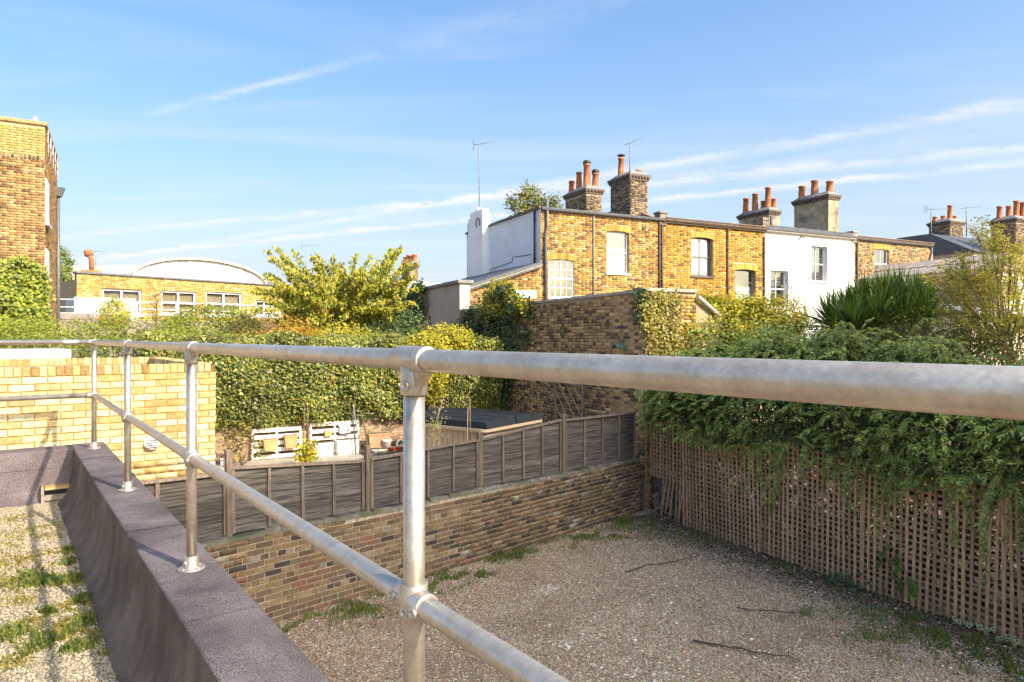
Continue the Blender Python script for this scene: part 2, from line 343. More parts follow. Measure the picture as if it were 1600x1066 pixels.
def brick_field(root, o, ax, a0, a1, z0, z1, pal, pname, L=.225, hc=.075, jt=.010, bond='flemish', holes=(), n_ind=0, key=None, top=None, proud=.007,
                matl=None, name='brick', seed=1, soldiers=False, skip=None):
    """bricks on the face through o along unit ax, looking out along (ax.y,-ax.x); nearest n_ind become parts, the rest one 'stuff' part"""
    matl = matl or BRICK; R = random.Random(seed); ax = Vector(ax); nr = Vector((ax.y, -ax.x)); o = Vector(o); items = []
    nrow = int((z1-z0)/hc)
    for r in range(nrow):
        zb = z0 + r*hc
        if bond == 'stretcher': seq = [L]; off = (L/2)*(r % 2)
        elif bond == 'flemish': seq = [L, L/2]; off = (L*.75)*(r % 2)
        elif bond == 'english': seq = [L] if r % 4 else [L/2]; off = (L/2)*(r % 2) if r % 4 else L/4
        else: seq = [L]; off = 0
        a = a0 - off - R.uniform(0, .004); i = 0
        while a < a1:
            wd = seq[i % len(seq)]; i += 1
            s, e = max(a, a0), min(a+wd, a1); a += wd
            if e - s < .035: continue
            segs = [(s, e)]
            for (hx0, hx1, hz0, hz1) in holes:
                if hz0 < zb+hc-.012 and hz1 > zb+.012:
                    ns = []
                    for (p, q) in segs:
                        if q <= hx0 or p >= hx1: ns.append((p, q))
                        else:
                            if p < hx0: ns.append((p, hx0))
                            if q > hx1: ns.append((hx1, q))
                    segs = ns
            for p, q in segs:
                if q-p < .04: continue
                if top is not None and zb+hc > top((p+q)/2): continue
                if skip is not None and skip((p+q)/2, zb+hc/2): continue
                items.append(((p+q)/2, q-p-jt, zb+hc/2, hc-jt))
    if n_ind and key: items.sort(key=key)
    ang = math.atan2(ax.y, ax.x); V = []; Fc = []; Cc = []
    for n, (a, wd, z, h) in enumerate(items):
        p = o + ax*a; pr = proud + R.uniform(-.002, .002)
        if n < n_ind:
            me = brick_mesh(round(wd/.03)*.03 if abs(wd-(L-jt)) > .004 and abs(wd-(L/2-jt)) > .004 else wd, h, R.randrange(14), pal, pname)
            link(name, me, matl, root, (p.x+nr.x*pr, p.y+nr.y*pr, z), ang)
        else:
            b = len(V); c = pick(pal); ch = .003
            for (da, dn, dz) in ((-.5,-.03,-.5),(.5,-.03,-.5),(.5,-.03,.5),(-.5,-.03,.5),(-.5,0,-.5),(.5,0,-.5),(.5,0,.5),(-.5,0,.5)):
                x = a + da*wd + R.uniform(-.0015,.0015)
                q = o + ax*x + nr*(pr if dn == 0 else dn); V.append((q.x, q.y, z+dz*h + R.uniform(-.0012,.0012))); Cc.append(c)
            Fc += [(b+4,b+5,b+6,b+7),(b,b+1,b+5,b+4),(b+1,b+2,b+6,b+5),(b+2,b+3,b+7,b+6),(b+3,b,b+4,b+7)]
    if V: fast_mesh('brickwork', np.array(V), np.array(Fc), np.array(Cc), matl, root, kind='stuff')
    return items
def holed_wall(x0, x1, y0, y1, z0, z1, holes, col=(1,1,1), m=None):
    """solid wall with rectangular openings, local frame"""
    m = m or MB(); m.col = col
    xs = sorted({x0, x1, *[h[0] for h in holes], *[h[1] for h in holes]}); zs = sorted({z0, z1, *[h[2] for h in holes], *[h[3] for h in holes]})
    xs = [x for x in xs if x0 <= x <= x1]; zs = [z for z in zs if z0 <= z <= z1]
    for i in range(len(xs)-1):
        run = None
        for k in range(len(zs)-1):
            cx, cz = (xs[i]+xs[i+1])/2, (zs[k]+zs[k+1])/2
            inh = any(h[0] < cx < h[1] and h[2] < cz < h[3] for h in holes)
            if not inh: run = (run[0] if run else zs[k], zs[k+1])
            if (inh or k == len(zs)-2) and run: m.box(xs[i], xs[i+1], y0, y1, run[0], run[1]); run = None
    return m
PAL_Y = [(5, (0.648, 0.479, 0.236)), (3, (0.702, 0.554, 0.319)), (2, (0.558, 0.378, 0.152)), (2, (0.72, 0.588, 0.365)), (1, (0.486, 0.302, 0.106))]            # pale new yellow stock
PAL_H = [(5, (0.484, 0.274, 0.072)), (4, (0.563, 0.349, 0.111)), (3, (0.396, 0.216, 0.06)), (3, (0.246, 0.141, 0.064)), (2.2, (0.581, 0.415, 0.212)), (1.2, (0.15, 0.091, 0.06)), (1, (0.37, 0.183, 0.076))]  # house stock
PAL_H2 = [(6, (0.522, 0.277, 0.053)), (4, (0.585, 0.336, 0.079)), (3, (0.441, 0.227, 0.044)), (1.6, (0.288, 0.16, 0.048)), (1, (0.162, 0.092, 0.053)), (1, (0.576, 0.395, 0.176))]
PAL_T = [(5,(.46,.28,.125)),(4,(.38,.225,.10)),(4,(.21,.13,.08)),(2.4,(.13,.09,.065)),(3,(.54,.36,.17)),(1,(.48,.29,.17))]   # tall old wall
PAL_L = [(5,(.205,.135,.075)),(4,(.25,.165,.088)),(3,(.155,.105,.068)),(2.6,(.085,.065,.052)),(2,(.29,.20,.11)),(.8,(.34,.285,.225)),(.5,(.22,.11,.07))]  # low yard wall
PAL_B = [(4,(.36,.25,.16)),(3,(.42,.30,.19)),(2,(.27,.18,.13)),(2,(.48,.35,.2)),(1,(.2,.14,.11))]
PAL_LB = [(5, (0.395, 0.226, 0.089)), (4, (0.445, 0.273, 0.111)), (3, (0.302, 0.164, 0.067)), (2.5, (0.185, 0.105, 0.056)), (1, (0.504, 0.335, 0.163))]
PAL_C = [(4,(.24,.17,.11)),(3,(.30,.21,.13)),(3,(.14,.10,.075)),(2,(.38,.27,.16)),(2,(.08,.065,.055))]
PAL_M = [(5, (0.533, 0.344, 0.096)), (4, (0.602, 0.416, 0.152)), (3, (0.464, 0.28, 0.072)), (2, (0.636, 0.48, 0.24))]

# ------------------------------------------------------------------ ground
GZ = 0.07                      # gravel yard level
def sheet(name, pts, z, matl, kind='structure', parent=None):
    m = MB(); m.add([(x, y, z) for x, y in pts], [tuple(range(len(pts)))]); o = m.build(name, matl, parent); o['kind'] = kind; return o
EARTH = mat('garden_earth', (.10,.075,.05), (.17,.13,.085), scale=1.2, rough=.95, bump=.5, bscale=30, c3=(.07,.10,.03), s3=.5)
sheet('ground', [(-900,-300),(900,-300),(900,1500),(-900,1500)], 0.0, EARTH)
# fence / low wall line and trellis line
A0 = Vector((-4.55, 7.142)); W0 = Vector((-3.57, 8.10)); W1 = Vector((2.72, 14.25))
FD = (W1-W0).normalized(); FANG = math.degrees(math.atan2(FD.y, FD.x)); FL = Fr(W0.x, W0.y, FANG)
T0 = Vector((2.86, 13.99)); TD = Vector((.467, -.884)).normalized(); TANG = math.degrees(math.atan2(TD.y, TD.x)); TF = Fr(T0.x, T0.y, TANG)
# gravel yard: uneven sheet + loose stones
def lump(P, ks, seed, oct=3):
    r = np.random.default_rng(seed); f = np.zeros(len(P))
    for o in range(oct):
        for i in range(4):
            k = r.normal(0, ks*(2**o), P.shape[1]); f += np.sin(P @ k + r.uniform(0, 6.28))/(1.6**o)
    return f/4
def gravel_mat(name, cols, vs, dark, green=None):
    m = bpy.data.materials.new(name); m.use_nodes = True; t = m.node_tree; N = t.nodes; L = t.links; b = N['Principled BSDF']; b.inputs['Roughness'].default_value = .95; b.inputs['Specular IOR Level'].default_value = .2
    g = N.new('ShaderNodeNewGeometry'); vo = N.new('ShaderNodeTexVoronoi'); vo.inputs['Scale'].default_value = vs; L.new(g.outputs['Position'], vo.inputs['Vector'])
    rp = N.new('ShaderNodeValToRGB'); sepc = N.new('ShaderNodeSeparateColor'); L.new(vo.outputs['Color'], sepc.inputs[0]); L.new(sepc.outputs[0], rp.inputs[0])
    rp.color_ramp.interpolation = 'CONSTANT'
    while len(rp.color_ramp.elements) < len(cols): rp.color_ramp.elements.new(.5)
    for i, c in enumerate(cols): rp.color_ramp.elements[i].position = i/len(cols); rp.color_ramp.elements[i].color = (*c, 1)
    n1 = N.new('ShaderNodeTexNoise'); n1.inputs['Scale'].default_value = .9; n1.inputs['Detail'].default_value = 7; L.new(g.outputs['Position'], n1.inputs['Vector'])
    r1 = N.new('ShaderNodeMapRange'); r1.inputs[1].default_value = .46; r1.inputs[2].default_value = .72; r1.inputs[4].default_value = .7; L.new(n1.outputs['Fac'], r1.inputs[0])
    m1 = N.new('ShaderNodeMix'); m1.data_type = 'RGBA'; L.new(r1.outputs[0], m1.inputs[0]); L.new(rp.outputs[0], m1.inputs[6]); m1.inputs[7].default_value = (*dark, 1)
    ed = N.new('ShaderNodeMapRange'); ed.inputs[1].default_value = .0; ed.inputs[2].default_value = .55; ed.inputs[3].default_value = 1.0; ed.inputs[4].default_value = .6; L.new(vo.outputs['Distance'], ed.inputs[0])
    m2 = N.new('ShaderNodeMix'); m2.data_type = 'RGBA'; m2.blend_type = 'MULTIPLY'; m2.inputs[0].default_value = 1; L.new(m1.outputs[2], m2.inputs[6]); L.new(ed.outputs[0], m2.inputs[7])
    L.new(m2.outputs[2], b.inputs['Base Color'])
    inv = N.new('ShaderNodeMath'); inv.operation = 'SUBTRACT'; inv.inputs[0].default_value = 1; L.new(vo.outputs['Distance'], inv.inputs[1])
    bp = N.new('ShaderNodeBump'); bp.inputs['Strength'].default_value = .8; bp.inputs['Distance'].default_value = .012; L.new(inv.outputs[0], bp.inputs['Height']); L.new(bp.outputs[0], b.inputs['Normal'])
    return m
YCOLS = [(0.632, 0.429, 0.265), (0.398, 0.26, 0.159), (0.842, 0.633, 0.435), (0.234, 0.153, 0.095), (0.702, 0.486, 0.297), (0.515, 0.35, 0.223), (0.88, 0.814, 0.604), (0.538, 0.328, 0.18)]
RCOLS = [(0.528, 0.44, 0.308), (0.387, 0.308, 0.202), (0.634, 0.546, 0.405), (0.264, 0.202, 0.128), (0.563, 0.466, 0.326), (0.458, 0.378, 0.264)]
YARD = gravel_mat('yard_gravel', YCOLS, 62, (.33,.22,.14)); ROOFG = gravel_mat('roof_gravel', RCOLS, 75, (.36,.27,.17))
def grid_sheet(name, corner, nx, ny, fn, matl, kind):
    us, vs = np.meshgrid(np.linspace(0,1,nx), np.linspace(0,1,ny), indexing='ij'); us = us.ravel(); vs = vs.ravel()
    c = np.array(corner); P = (c[0]*(1-us)[:,None]*(1-vs)[:,None] + c[1]*us[:,None]*(1-vs)[:,None] + c[2]*us[:,None]*vs[:,None] + c[3]*(1-us)[:,None]*vs[:,None])
    z = fn(P); V = np.column_stack([P, z]); idx = np.arange(nx*ny).reshape(nx, ny)
    Fq = np.stack([idx[:-1,:-1], idx[1:,:-1], idx[1:,1:], idx[:-1,1:]], -1).reshape(-1, 4)
    return fast_mesh(name, V, Fq, np.ones(3), matl, kind=kind, smooth=True)
yc = [tuple(W0-FD*3.5), tuple(W1+FD*.4), (9.3, 3.2), (3.0, -3.0)]
yard_h = lambda P: GZ + .012*lump(np.asarray(P), 1.6, 3)
grid_sheet('yard_gravel', yc, 90, 90, yard_h, YARD, 'structure')
OCT = np.array([(1,0,0),(-1,0,0),(0,1,0),(0,-1,0),(0,0,1),(0,0,-1)], float); OF = np.array([(0,2,4),(2,1,4),(1,3,4),(3,0,4),(2,0,5),(1,2,5),(3,1,5),(0,3,5)])
def stones(name, P, size, cols, matl, parent=None):
    n = len(P); S = size*rng.uniform(.6, 1.35, (n,1)); sc3 = S*rng.uniform(.6, 1.2, (n,3)); sc3[:,2] *= .65
    a = rng.uniform(0, 6.28, n); tl = rng.uniform(-.5,.5,n)
    V = OCT[None]*sc3[:,None]; 
    V = V + rng.normal(0, .12, V.shape)*S[:,None]
    ca, sa = np.cos(a)[:,None], np.sin(a)[:,None]; x = V[...,0]*ca - V[...,1]*sa; y = V[...,0]*sa + V[...,1]*ca; z = V[...,2] + x*tl[:,None]*.4
    V = np.stack([x,y,z],-1) + P[:,None]
    Fq = (OF[None] + (np.arange(n)*6)[:,None,None]).reshape(-1,3)
    c = np.array(cols)[rng.integers(0, len(cols), n)]*rng.uniform(.8,1.25,(n,1)); C = np.repeat(c, 6, 0)
    return fast_mesh(name, V.reshape(-1,3), Fq, C, matl, parent, kind='stuff')
def in_poly(P, poly):
    x, y = P[:,0], P[:,1]; r = np.zeros(len(P), bool); n = len(poly)
    for i in range(n):
        x0, y0 = poly[i]; x1, y1 = poly[(i+1) % n]
        c = ((y0 > y) != (y1 > y)) & (x < (x1-x0)*(y-y0)/((y1-y0) or 1e-9)+x0); r ^= c
    return r
def seen_yard(n):
    # sample where the yard shows, denser nearer the viewer
    Y = 4.5 + 10*rng.uniform(0, 1, n)**1.0; X = rng.uniform(-3.2, 7.0, n); P = np.column_stack([X, Y]); 
    return P[in_poly(P, yc) & ((P - np.array(T0)) @ np.array((-TD.y, TD.x)) < -.02 if False else in_poly(P, yc))]
P = seen_yard(90000); tr = (P - np.array(T0)) @ np.array((.884, .467)); P = P[tr < .5]
stones('loose_gravel', np.column_stack([P, yard_h(P)+.004]), .0095, YCOLS+[(.85,.76,.66)], STONE)

P = seen_yard(4200); tr = (P - np.array(T0)) @ np.array((.884, .467)); P = P[(tr < .4) & (lump(P, 1.1, 44) > -.1)]
stones('larger_stones', np.column_stack([P, yard_h(P)+.006]), .019, YCOLS+[(.88,.80,.70)]*3, STONE)
P = seen_yard(2600); tr = (P - np.array(T0)) @ np.array((.884, .467)); P = P[(tr < .4) & (lump(P, .8, 45) > .1)]
stones('scattered_litter', np.column_stack([P, yard_h(P)+.006]), .014, [(.10,.06,.035),(.16,.10,.055),(.24,.16,.07)], STONE)
wp = []
for (u, v, n, s_) in ((850,925,55,.09),(862,918,25,.06),(915,985,18,.07),(880,1010,26,.1),(985,1060,30,.13),(1010,1050,22,.12),(930,960,14,.07)):
    q_ = onz(u, v, GZ); wp.append(np.array((q_.x, q_.y))[None] + rng.normal(0, s_, (n, 2)))
wp = np.concatenate(wp); stones('white_stones', np.column_stack([wp, yard_h(wp)+.008]), .016, [(.80,.72,.62),(.66,.57,.46)], STONE)
# grass and weeds that edge the yard
def blades(name, P, h, w, cols, matl, parent=None, lean=.5, kind='stuff', loc=(0,0,0)):
    n = len(P); a = rng.uniform(0, 6.28, n); H = h*rng.uniform(.45, 1.3, n); d = np.column_stack([np.cos(a), np.sin(a)]); ln = rng.uniform(.1, lean, n)*H
    side = np.column_stack([-d[:,1], d[:,0], np.zeros(n)])*(w*rng.uniform(.6,1.3,n))[:,None]
    base = P; midp = P + np.column_stack([d*(ln*.35)[:,None], H*.6]); tip = P + np.column_stack([d*ln[:,None], H])
    V = np.stack([base-side, base+side, midp+side*.8, midp-side*.8, tip], 1).reshape(-1,3)
    k = np.arange(n)*5; Fq = np.concatenate([np.stack([k,k+1,k+2],-1), np.stack([k,k+2,k+3],-1), np.stack([k+3,k+2,k+4],-1)])
    C = np.repeat(cols, 5, 0)
    return fast_mesh(name, V-np.array(loc), Fq, C, matl, parent, loc, kind)
GRASS = [(4,(.12,.19,.04)),(3,(.18,.23,.05)),(2,(.26,.25,.07)),(1,(.08,.13,.03)),(1,(.30,.24,.10))]
pts = []
def clump(c, n, s): pts.append(np.array(c)[None] + rng.normal(0, s, (n, 2)))
for t in np.linspace(.0, 8.4, 34):                 # along the foot of the low wall
    q = W0 + FD*t + Vector((FD.y, -FD.x))*random.uniform(.12, .5)
    if random.random() < .62: clump(q, random.randint(120, 480), random.uniform(.10, .2))
for (u, v, n, s) in ((1150,850,420,.3),(1060,835,300,.3),(960,835,350,.3),(1010,820,250,.25),(1230,880,300,.3),(1420,970,420,.3),(1470,985,420,.25),(1530,1020,420,.3),(1380,930,260,.25),
                     (1250,955,200,.22),(1360,1000,260,.25),(700,895,380,.22),(760,870,260,.18),(560,955,340,.2),(850,850,200,.2),(1300,900,260,.3),(1560,1050,260,.25),(1130,815,300,.25)):
    p = onz(u, v, GZ); clump((p.x, p.y), int(n*3.0), s*1.15)
P = np.concatenate(pts); lum = lump(P, 7.0, 11); P = P[lum > -.08]
blades('yard_grass', np.column_stack([P, yard_h(P)]), .05, .0062, pick(GRASS, len(P), .2), LEAF)
# leaf litter and twigs under the trellis
P = np.column_stack([rng.uniform(0, 9, 15000), -np.abs(rng.normal(0, .5, 15000))+.05]); Pw = np.array(T0)[None] + P[:,:1]*np.array(TD)[None] + P[:,1:]*np.array((.884,.467))[None]
Pw = Pw[in_poly(Pw, yc)]
stones('leaf_litter', np.column_stack([Pw, yard_h(Pw)+.006]), .013, [(.08,.05,.03),(.13,.08,.045),(.05,.035,.025),(.18,.12,.07)], STONE)
def stick(label, pix, r=.012):
    pts = [onz(u, v, GZ+.03) for u, v in pix]; o = pts[0]; m = MB(); n = len(pts)
    q = []
    for i in range(n-1):
        for k in range(3): q.append(pts[i].lerp(pts[i+1], k/3) - o + Vector((random.uniform(-.02,.02), random.uniform(-.02,.02), random.uniform(0,.02))))
    q.append(pts[-1]-o)
    for i in range(2, len(q)-1, 2):
        d_ = Vector((random.uniform(-.16,.16), random.uniform(-.16,.16), random.uniform(0,.02))); m.tube([q[i], q[i]+d_*.6+Vector((0,0,.01)), q[i]+d_], [r*.5, r*.35, r*.2], 5)
    m.tube(q, [r*(1-.6*i/len(q)) for i in range(len(q))], 6)
    tag(m.build('fallen_stick', BARK, None, o), label, 'stick', 'sticks on the gravel')
stick('dark twig on the gravel, short one in mid yard', [(978,896),(1010,884),(1050,878),(1095,868)], .01)
stick('long dark stick lying on gravel at the lower right', [(1085,1001),(1140,1012),(1190,1022),(1250,1032)], .014)
stick('thin dark twig on gravel below the trellis foot', [(1150,952),(1210,956),(1270,962)], .009)

# ------------------------------------------------------------------ our flat roof
RF = Fr(-4.2, 6.86, 36.67)         # roof frame: x to the right (over the yard), y away along the parapet
RT, RG = 2.58, 2.08                # parapet top, roof gravel
def rw(x, y, z=0): a, b = RF.wor(x, y); return (a, b, z)
PBL = mat('rendered_base_wall', (.36,.30,.24), scale=3, rough=.9, var=.2, bump=.4)
t = thing('flat_roofed_extension', 'single storey extension under the felted flat roof in the foreground', 'building', rw(0,0,0), RF.a*57.29578)
MB().box(-12, .130, -14, .442, 0, RG-.12).build('wall', PBL, t)
MB().box(-11.9, -.17, -13.9, .13, RG-.118, RG-.03).build('roof_deck', CONCD, t)
# felt parapets: swept profile with a fillet at the foot
mf = MB(); m = MB(); prof = [(.135, RG-.3), (.135, RT-.02), (.125, RT), (-.150, RT), (-.164, RT-.008), (-.172, RT-.10), (-.186, RT-.24), (-.214, RT-.36), (-.262, RT-.455), (-.31, RT-.50), (-.34, RG-.3)]
ns = 40
for k in range(ns):
    a, b = -13 + k*(13.45/ns), -13 + (k+1)*(13.45/ns)
    def fn(p, y): 
        wv = .003*math.sin(y*5.1+p[1]*9)+.002*math.sin(y*11.3+1)
        return (p[0] + (wv if -.3 < p[0] < -.17 else 0), y, p[1] + (.003*math.sin(y*3.7) if p[1] > RT-.03 else 0))
    vs = [fn(p, a) for p in prof] + [fn(p, b) for p in prof]; n = len(prof)
    m.add(vs, [(i, i+1, n+i+1, n+i) for i in range(4)], True); mf.add(vs, [(i, i+1, n+i+1, n+i) for i in range(4, n-1)], True)
n = len(prof); m.add([fn(p, .45) for p in prof], [tuple(range(n))])
mf.build('parapet_upstand', FELTF, t); par = m.build('parapet', FELT, t); par['label'] = 'purple grey felt covered kerb under the railing'
m = MB(); fp = [(.45, RG-.3), (.45, RT), (.145, RT), (.130, RT-.008), (.124, RT-.10), (.118, RT-.38), (.085, RT-.46), (.02, RT-.50), (-.02, RG-.3)]
m.extr(fp, -11, -.16, lambda p, x: (x, p[0], p[1]), closed=False); m.build('parapet', FELTF if False else FELT, t)
m = MB(); m.box(-2.6, -.20, .116, .1225, RT-.172, RT-.160); m.box(-2.4, -1.02, .112, .1195, RT-.30, RT-.172); m.build('felt_lap', FELT, t)
for y in (-6.15, -5.1, -3.55, -1.72, -.62):
    m = MB(); sk = random.uniform(-.03,.03); off = .0022
    pp = [(p[0]+(off if p[0] > .1 else -off if p[0] < -.155 else 0), p[1]+(off if p[1] > RT-.03 else 0)) for p in prof[1:5]]; n = len(pp)
    m.add([(p[0], y+sk*(p[0]+.2), p[1]) for p in pp] + [(p[0], y+.075+sk*(p[0]+.2), p[1]) for p in pp], [(i, i+1, n+i+1, n+i) for i in range(n-1)]); m.build('felt_lap', FELT, t)
# outlet hopper in the far kerb
hop = MB(); X0, X1 = RF.fac(66,770,.05)[0], RF.fac(118,770,.05)[0]; z0, z1 = RF.fac(90,790,.05)[1], RF.fac(90,757,.1)[1]
hop.box(X0-.012, X0+.012, -.02, .115, z0-.02, z1+.01); hop.box(X0, X1, -.022, .0, z0, z0+.058); hop.box(X0, X1, -.010, .006, z0+.068, z0+.122)
hop.build('outlet_board', mat('weathered_outlet_timber', (.30,.24,.18), scale=10, var=.3, stretch=(1,1,8)), t)
MB().box(X0+.02, X1, .0, .11, z1-.03, z1).build('outlet_lip', PINE, t)
MB().box(X0+.012, X1, .07, .11, z0-.01, z1-.03).build('outlet_mouth', BLACK, t)
# gravel
rc = [rw(-12,-14)[:2], rw(-.27,-14)[:2], rw(-.27,.06)[:2], rw(-12,.06)[:2]]
roof_h = lambda P: RG + .008*lump(np.asarray(P), 3.0, 5)
grid_sheet('roof_gravel', rc, 60, 90, roof_h, ROOFG, 'structure')
X = -.29 - rng.uniform(0, 1, 60000)**1.2*2.0; Y = .05 - rng.uniform(0, 1, 60000)*5.2
P = np.array(RF.o)[None] + X[:,None]*np.array(RF.e)[None] + Y[:,None]*np.array(RF.n)[None]
stones('roof_pebbles', np.column_stack([P, roof_h(P)+.003]), .0062, RCOLS, STONE)
# moss and stonecrop on the roof gravel
pts = []
for (u, v, n, s) in ((30,765+45,500,.10),(40,830,500,.12),(20,850,700,.13),(70,835,300,.07),(10,880,500,.1),(110,860,700,.08),(30,905,900,.13),(60,915,700,.1),(125,905,800,.07),(130,940,600,.06),(150,965,700,.06),
                     (95,955,500,.07),(100,985,1100,.08),(75,1000,600,.07),(20,990,700,.06),(45,975,300,.04),(10,1040,300,.05),(165,990,400,.04),(120,1010,400,.05),(60,870,600,.1),(90,800+20,250,.06),(160,930,300,.04),(170,1020,200,.03),(35,940,300,.06)):
    p = onz(u, v, RG); c = np.array((p.x, p.y)) + rng.normal(0, s, (n, 2)); pts.append(c)
P = np.concatenate(pts); L = np.array([RF.loc(*q) for q in P]); P = P[(L[:,0] < -.30) & (L[:,1] < .03)]; P = P[lump(P, 14, 21) > -.25]
MOSS = [(4,(.22,.21,.04)),(3,(.34,.28,.045)),(2,(.12,.14,.03)),(3,(.25,.17,.055)),(2,(.42,.33,.06))]
blades('roof_moss', np.column_stack([P, roof_h(P)]), .016, .0045, pick(MOSS, len(P), .2), LEAF, lean=1.3)

pts = []
for (u, v, n, s) in ((118,858,260,.035),(128,905,420,.05),(105,910,300,.05),(135,938,420,.045),(152,966,420,.045),(98,985,520,.055),(76,1003,420,.05),(25,905,420,.07),(60,912,420,.06),(18,992,380,.05),(122,1012,260,.04),(40,1025,120,.03),(88,955,260,.04),(112,880,200,.04)):
    p = onz(u, v, RG); pts.append(np.array((p.x, p.y)) + rng.normal(0, s, (n, 2)))
P = np.concatenate(pts); L = np.array([RF.loc(*q) for q in P]); P = P[(L[:,0] < -.31) & (L[:,1] < .03)]; P = P[lump(P, 16, 23) > -.3]
blades('roof_stonecrop', np.column_stack([P, roof_h(P)]), .034, .0060, pick([(4,(.14,.18,.04)),(3,(.20,.23,.045)),(2,(.09,.12,.03)),(1,(.26,.25,.05))], len(P), .2), LEAF, lean=1.0)

# ------------------------------------------------------------------ tubular guard railing
RR = .0242; ZT, ZM = 3.65, 3.118
rail = thing('guard_railing', 'galvanised tube guard railing with clamp fittings along the felted roof edge', 'railing', rw(0,0,RT), RF.a*57.29578)
zt, zm = ZT-RT, ZM-RT; PY = [0, -2.32, -4.44, -6.67, -8.95, -11.2]
MB().tube([(0,-12,zt),(0,0,zt)], RR, 32, True).build('top_rail', GALV, rail)
MB().tube([(0,-12,zm),(0,0,zm)], RR, 32, True).build('mid_rail', GALV, rail)
MB().tube([(0,0,zt),(-11,0,zt)], RR, 24).build('top_rail', GALV, rail); MB().tube([(0,0,zm),(-11,0,zm)], RR, 24).build('mid_rail', GALV, rail)
def collar(m, a, b, r, c=.006):
    a, b = Vector(a), Vector(b); d = (b-a).normalized(); L = (b-a).length
    m.lathe([(r*.86, 0), (r-c*.3, 0), (r, c*.5), (r, L-c*.5), (r-c*.3, L), (r*.86, L)], a, 28, True, d)
def screw(parent, p, d):
    m = MB(); d = Vector(d).normalized()
    m.lathe([(.0115,-.012),(.0115,.004),(.0100,.0065),(.0062,.0065),(.0058,.001),(.001,.001)], p, 16, True, d); m.build('grub_screw', GALV, parent)
for y in PY:
    MB().tube([(0,y,.0),(0,y,zt)], RR*.985, 32).build('post', GALV, rail)
    fl = MB(); fl.lathe([(.062,0),(.062,.006),(.060,.0085),(.036,.0095),(.0345,.014),(.0335,.062),(.0315,.066),(.0245,.066)], (0,y,0), 36); fo = fl.build('base_flange', GALV, rail)
    for k in range(4):
        a = k*math.pi/2+.5; MB().lathe([(.006,0),(.006,.004),(.0035,.0055),(.0001,.0055)], (.048*math.cos(a), y+.048*math.sin(a), .0085), 8).build('bolt', GALV, fo)
    screw(fo, (-.032, y-.012, .035), (-1,-.35,0))
    tee = MB()
    if y == 0:
        collar(tee, (0,y,zt-.075), (0,y,zt+.03), RR+.0065); collar(tee, (-.05,y,zt), (.0,y,zt), RR+.0065); collar(tee, (0,y-.05,zt), (0,y,zt), RR+.0065); collar(tee, (-.27,0,zt), (-.13,0,zt), RR+.004)
    else:
        collar(tee, (0,y-.062,zt), (0,y+.062,zt), RR+.0068); collar(tee, (0,y,zt-.078), (0,y,zt-.012), RR+.0062)
        tee.hexa([(-.012,y-.03,zt-.058),(.012,y-.03,zt-.058),(.012,y+.03,zt-.058),(-.012,y+.03,zt-.058)], [(-.018,y-.056,zt-.02),(.018,y-.056,zt-.02),(.018,y+.056,zt-.02),(-.018,y+.056,zt-.02)])
    to = tee.build('tee_fitting', GALV, rail); screw(to, (-.026, y-.012, zt-.056), (-1,-.35,0))
    cr = MB()
    if y == 0:
        collar(cr, (0,y,zm-.035), (0,y,zm+.035), RR+.006); collar(cr, (-.06,y,zm), (-.0,y,zm), RR+.006); collar(cr, (0,y-.06,zm), (0,y,zm), RR+.006)
    else:
        collar(cr, (0,y,zm-.040), (0,y,zm+.040), RR+.0066); collar(cr, (0,y-.060,zm), (0,y+.060,zm), RR+.0066)
    co = cr.build('cross_fitting', GALV, rail)
    if y:
        screw(co, (-.029, y-.050, zm-.006), (-1,-.25,0)); screw(co, (-.027, y-.008, zm-.018), (-1,-.5,0)); screw(co, (-.029, y+.046, zm+.004), (-1,-.2,.15))

# ------------------------------------------------------------------ neighbouring yellow brick upstand (flat roof behind a parapet)
t = thing('brick_upstand', 'pale yellow brick parapet box with brick on edge coping beyond the railing corner', 'brick parapet', rw(0,1.1,0), RF.a*57.29578)
XR, DP, TB = 1.41, 3.7, 3.37; XL = -7.0; th = .215; zc = TB-.105
MB().box(XL, XR-.006, .006, th, 0, zc).box(XR-th, XR-.006, th, DP-th, 0, zc).box(XL, XR-.006, DP-th, DP-.006, 0, zc).build('wall_core', MORT_Y, t)
q = sheet('roof_membrane', [(XL, th), (XR-th, th), (XR-th, DP-th), (XL, DP-th)], TB-.40, MEMB, 'thing', t); del q['kind']
camB = (-.727, -9.1)
key = lambda it: (0 if (it[0] > -3.6 and it[2] > 1.85 - .17*0 and it[2] > 1.9 + max(0, -it[0])*.12) else 1, -it[2])
brick_field(t, (0,.004), (1,0), XL, XR, zc-.08*27, zc, PAL_Y, 'y', L=.238, hc=.080, jt=.013, bond='stretcher', n_ind=285, key=key, seed=4)
brick_field(t, (XR-.004,0), (0,1), .0, DP, zc-.08*8, zc, PAL_Y, 'y', L=.238, hc=.080, jt=.013, bond='stretcher', seed=5)
MB().box(XL, XR-th-.002, DP-th-.02, DP-th, TB-.39, zc-.01).build('flashing', MEMB, t)
PAL_CO = [(4,(.52,.35,.14)),(3,(.62,.45,.21)),(2,(.43,.28,.11))]
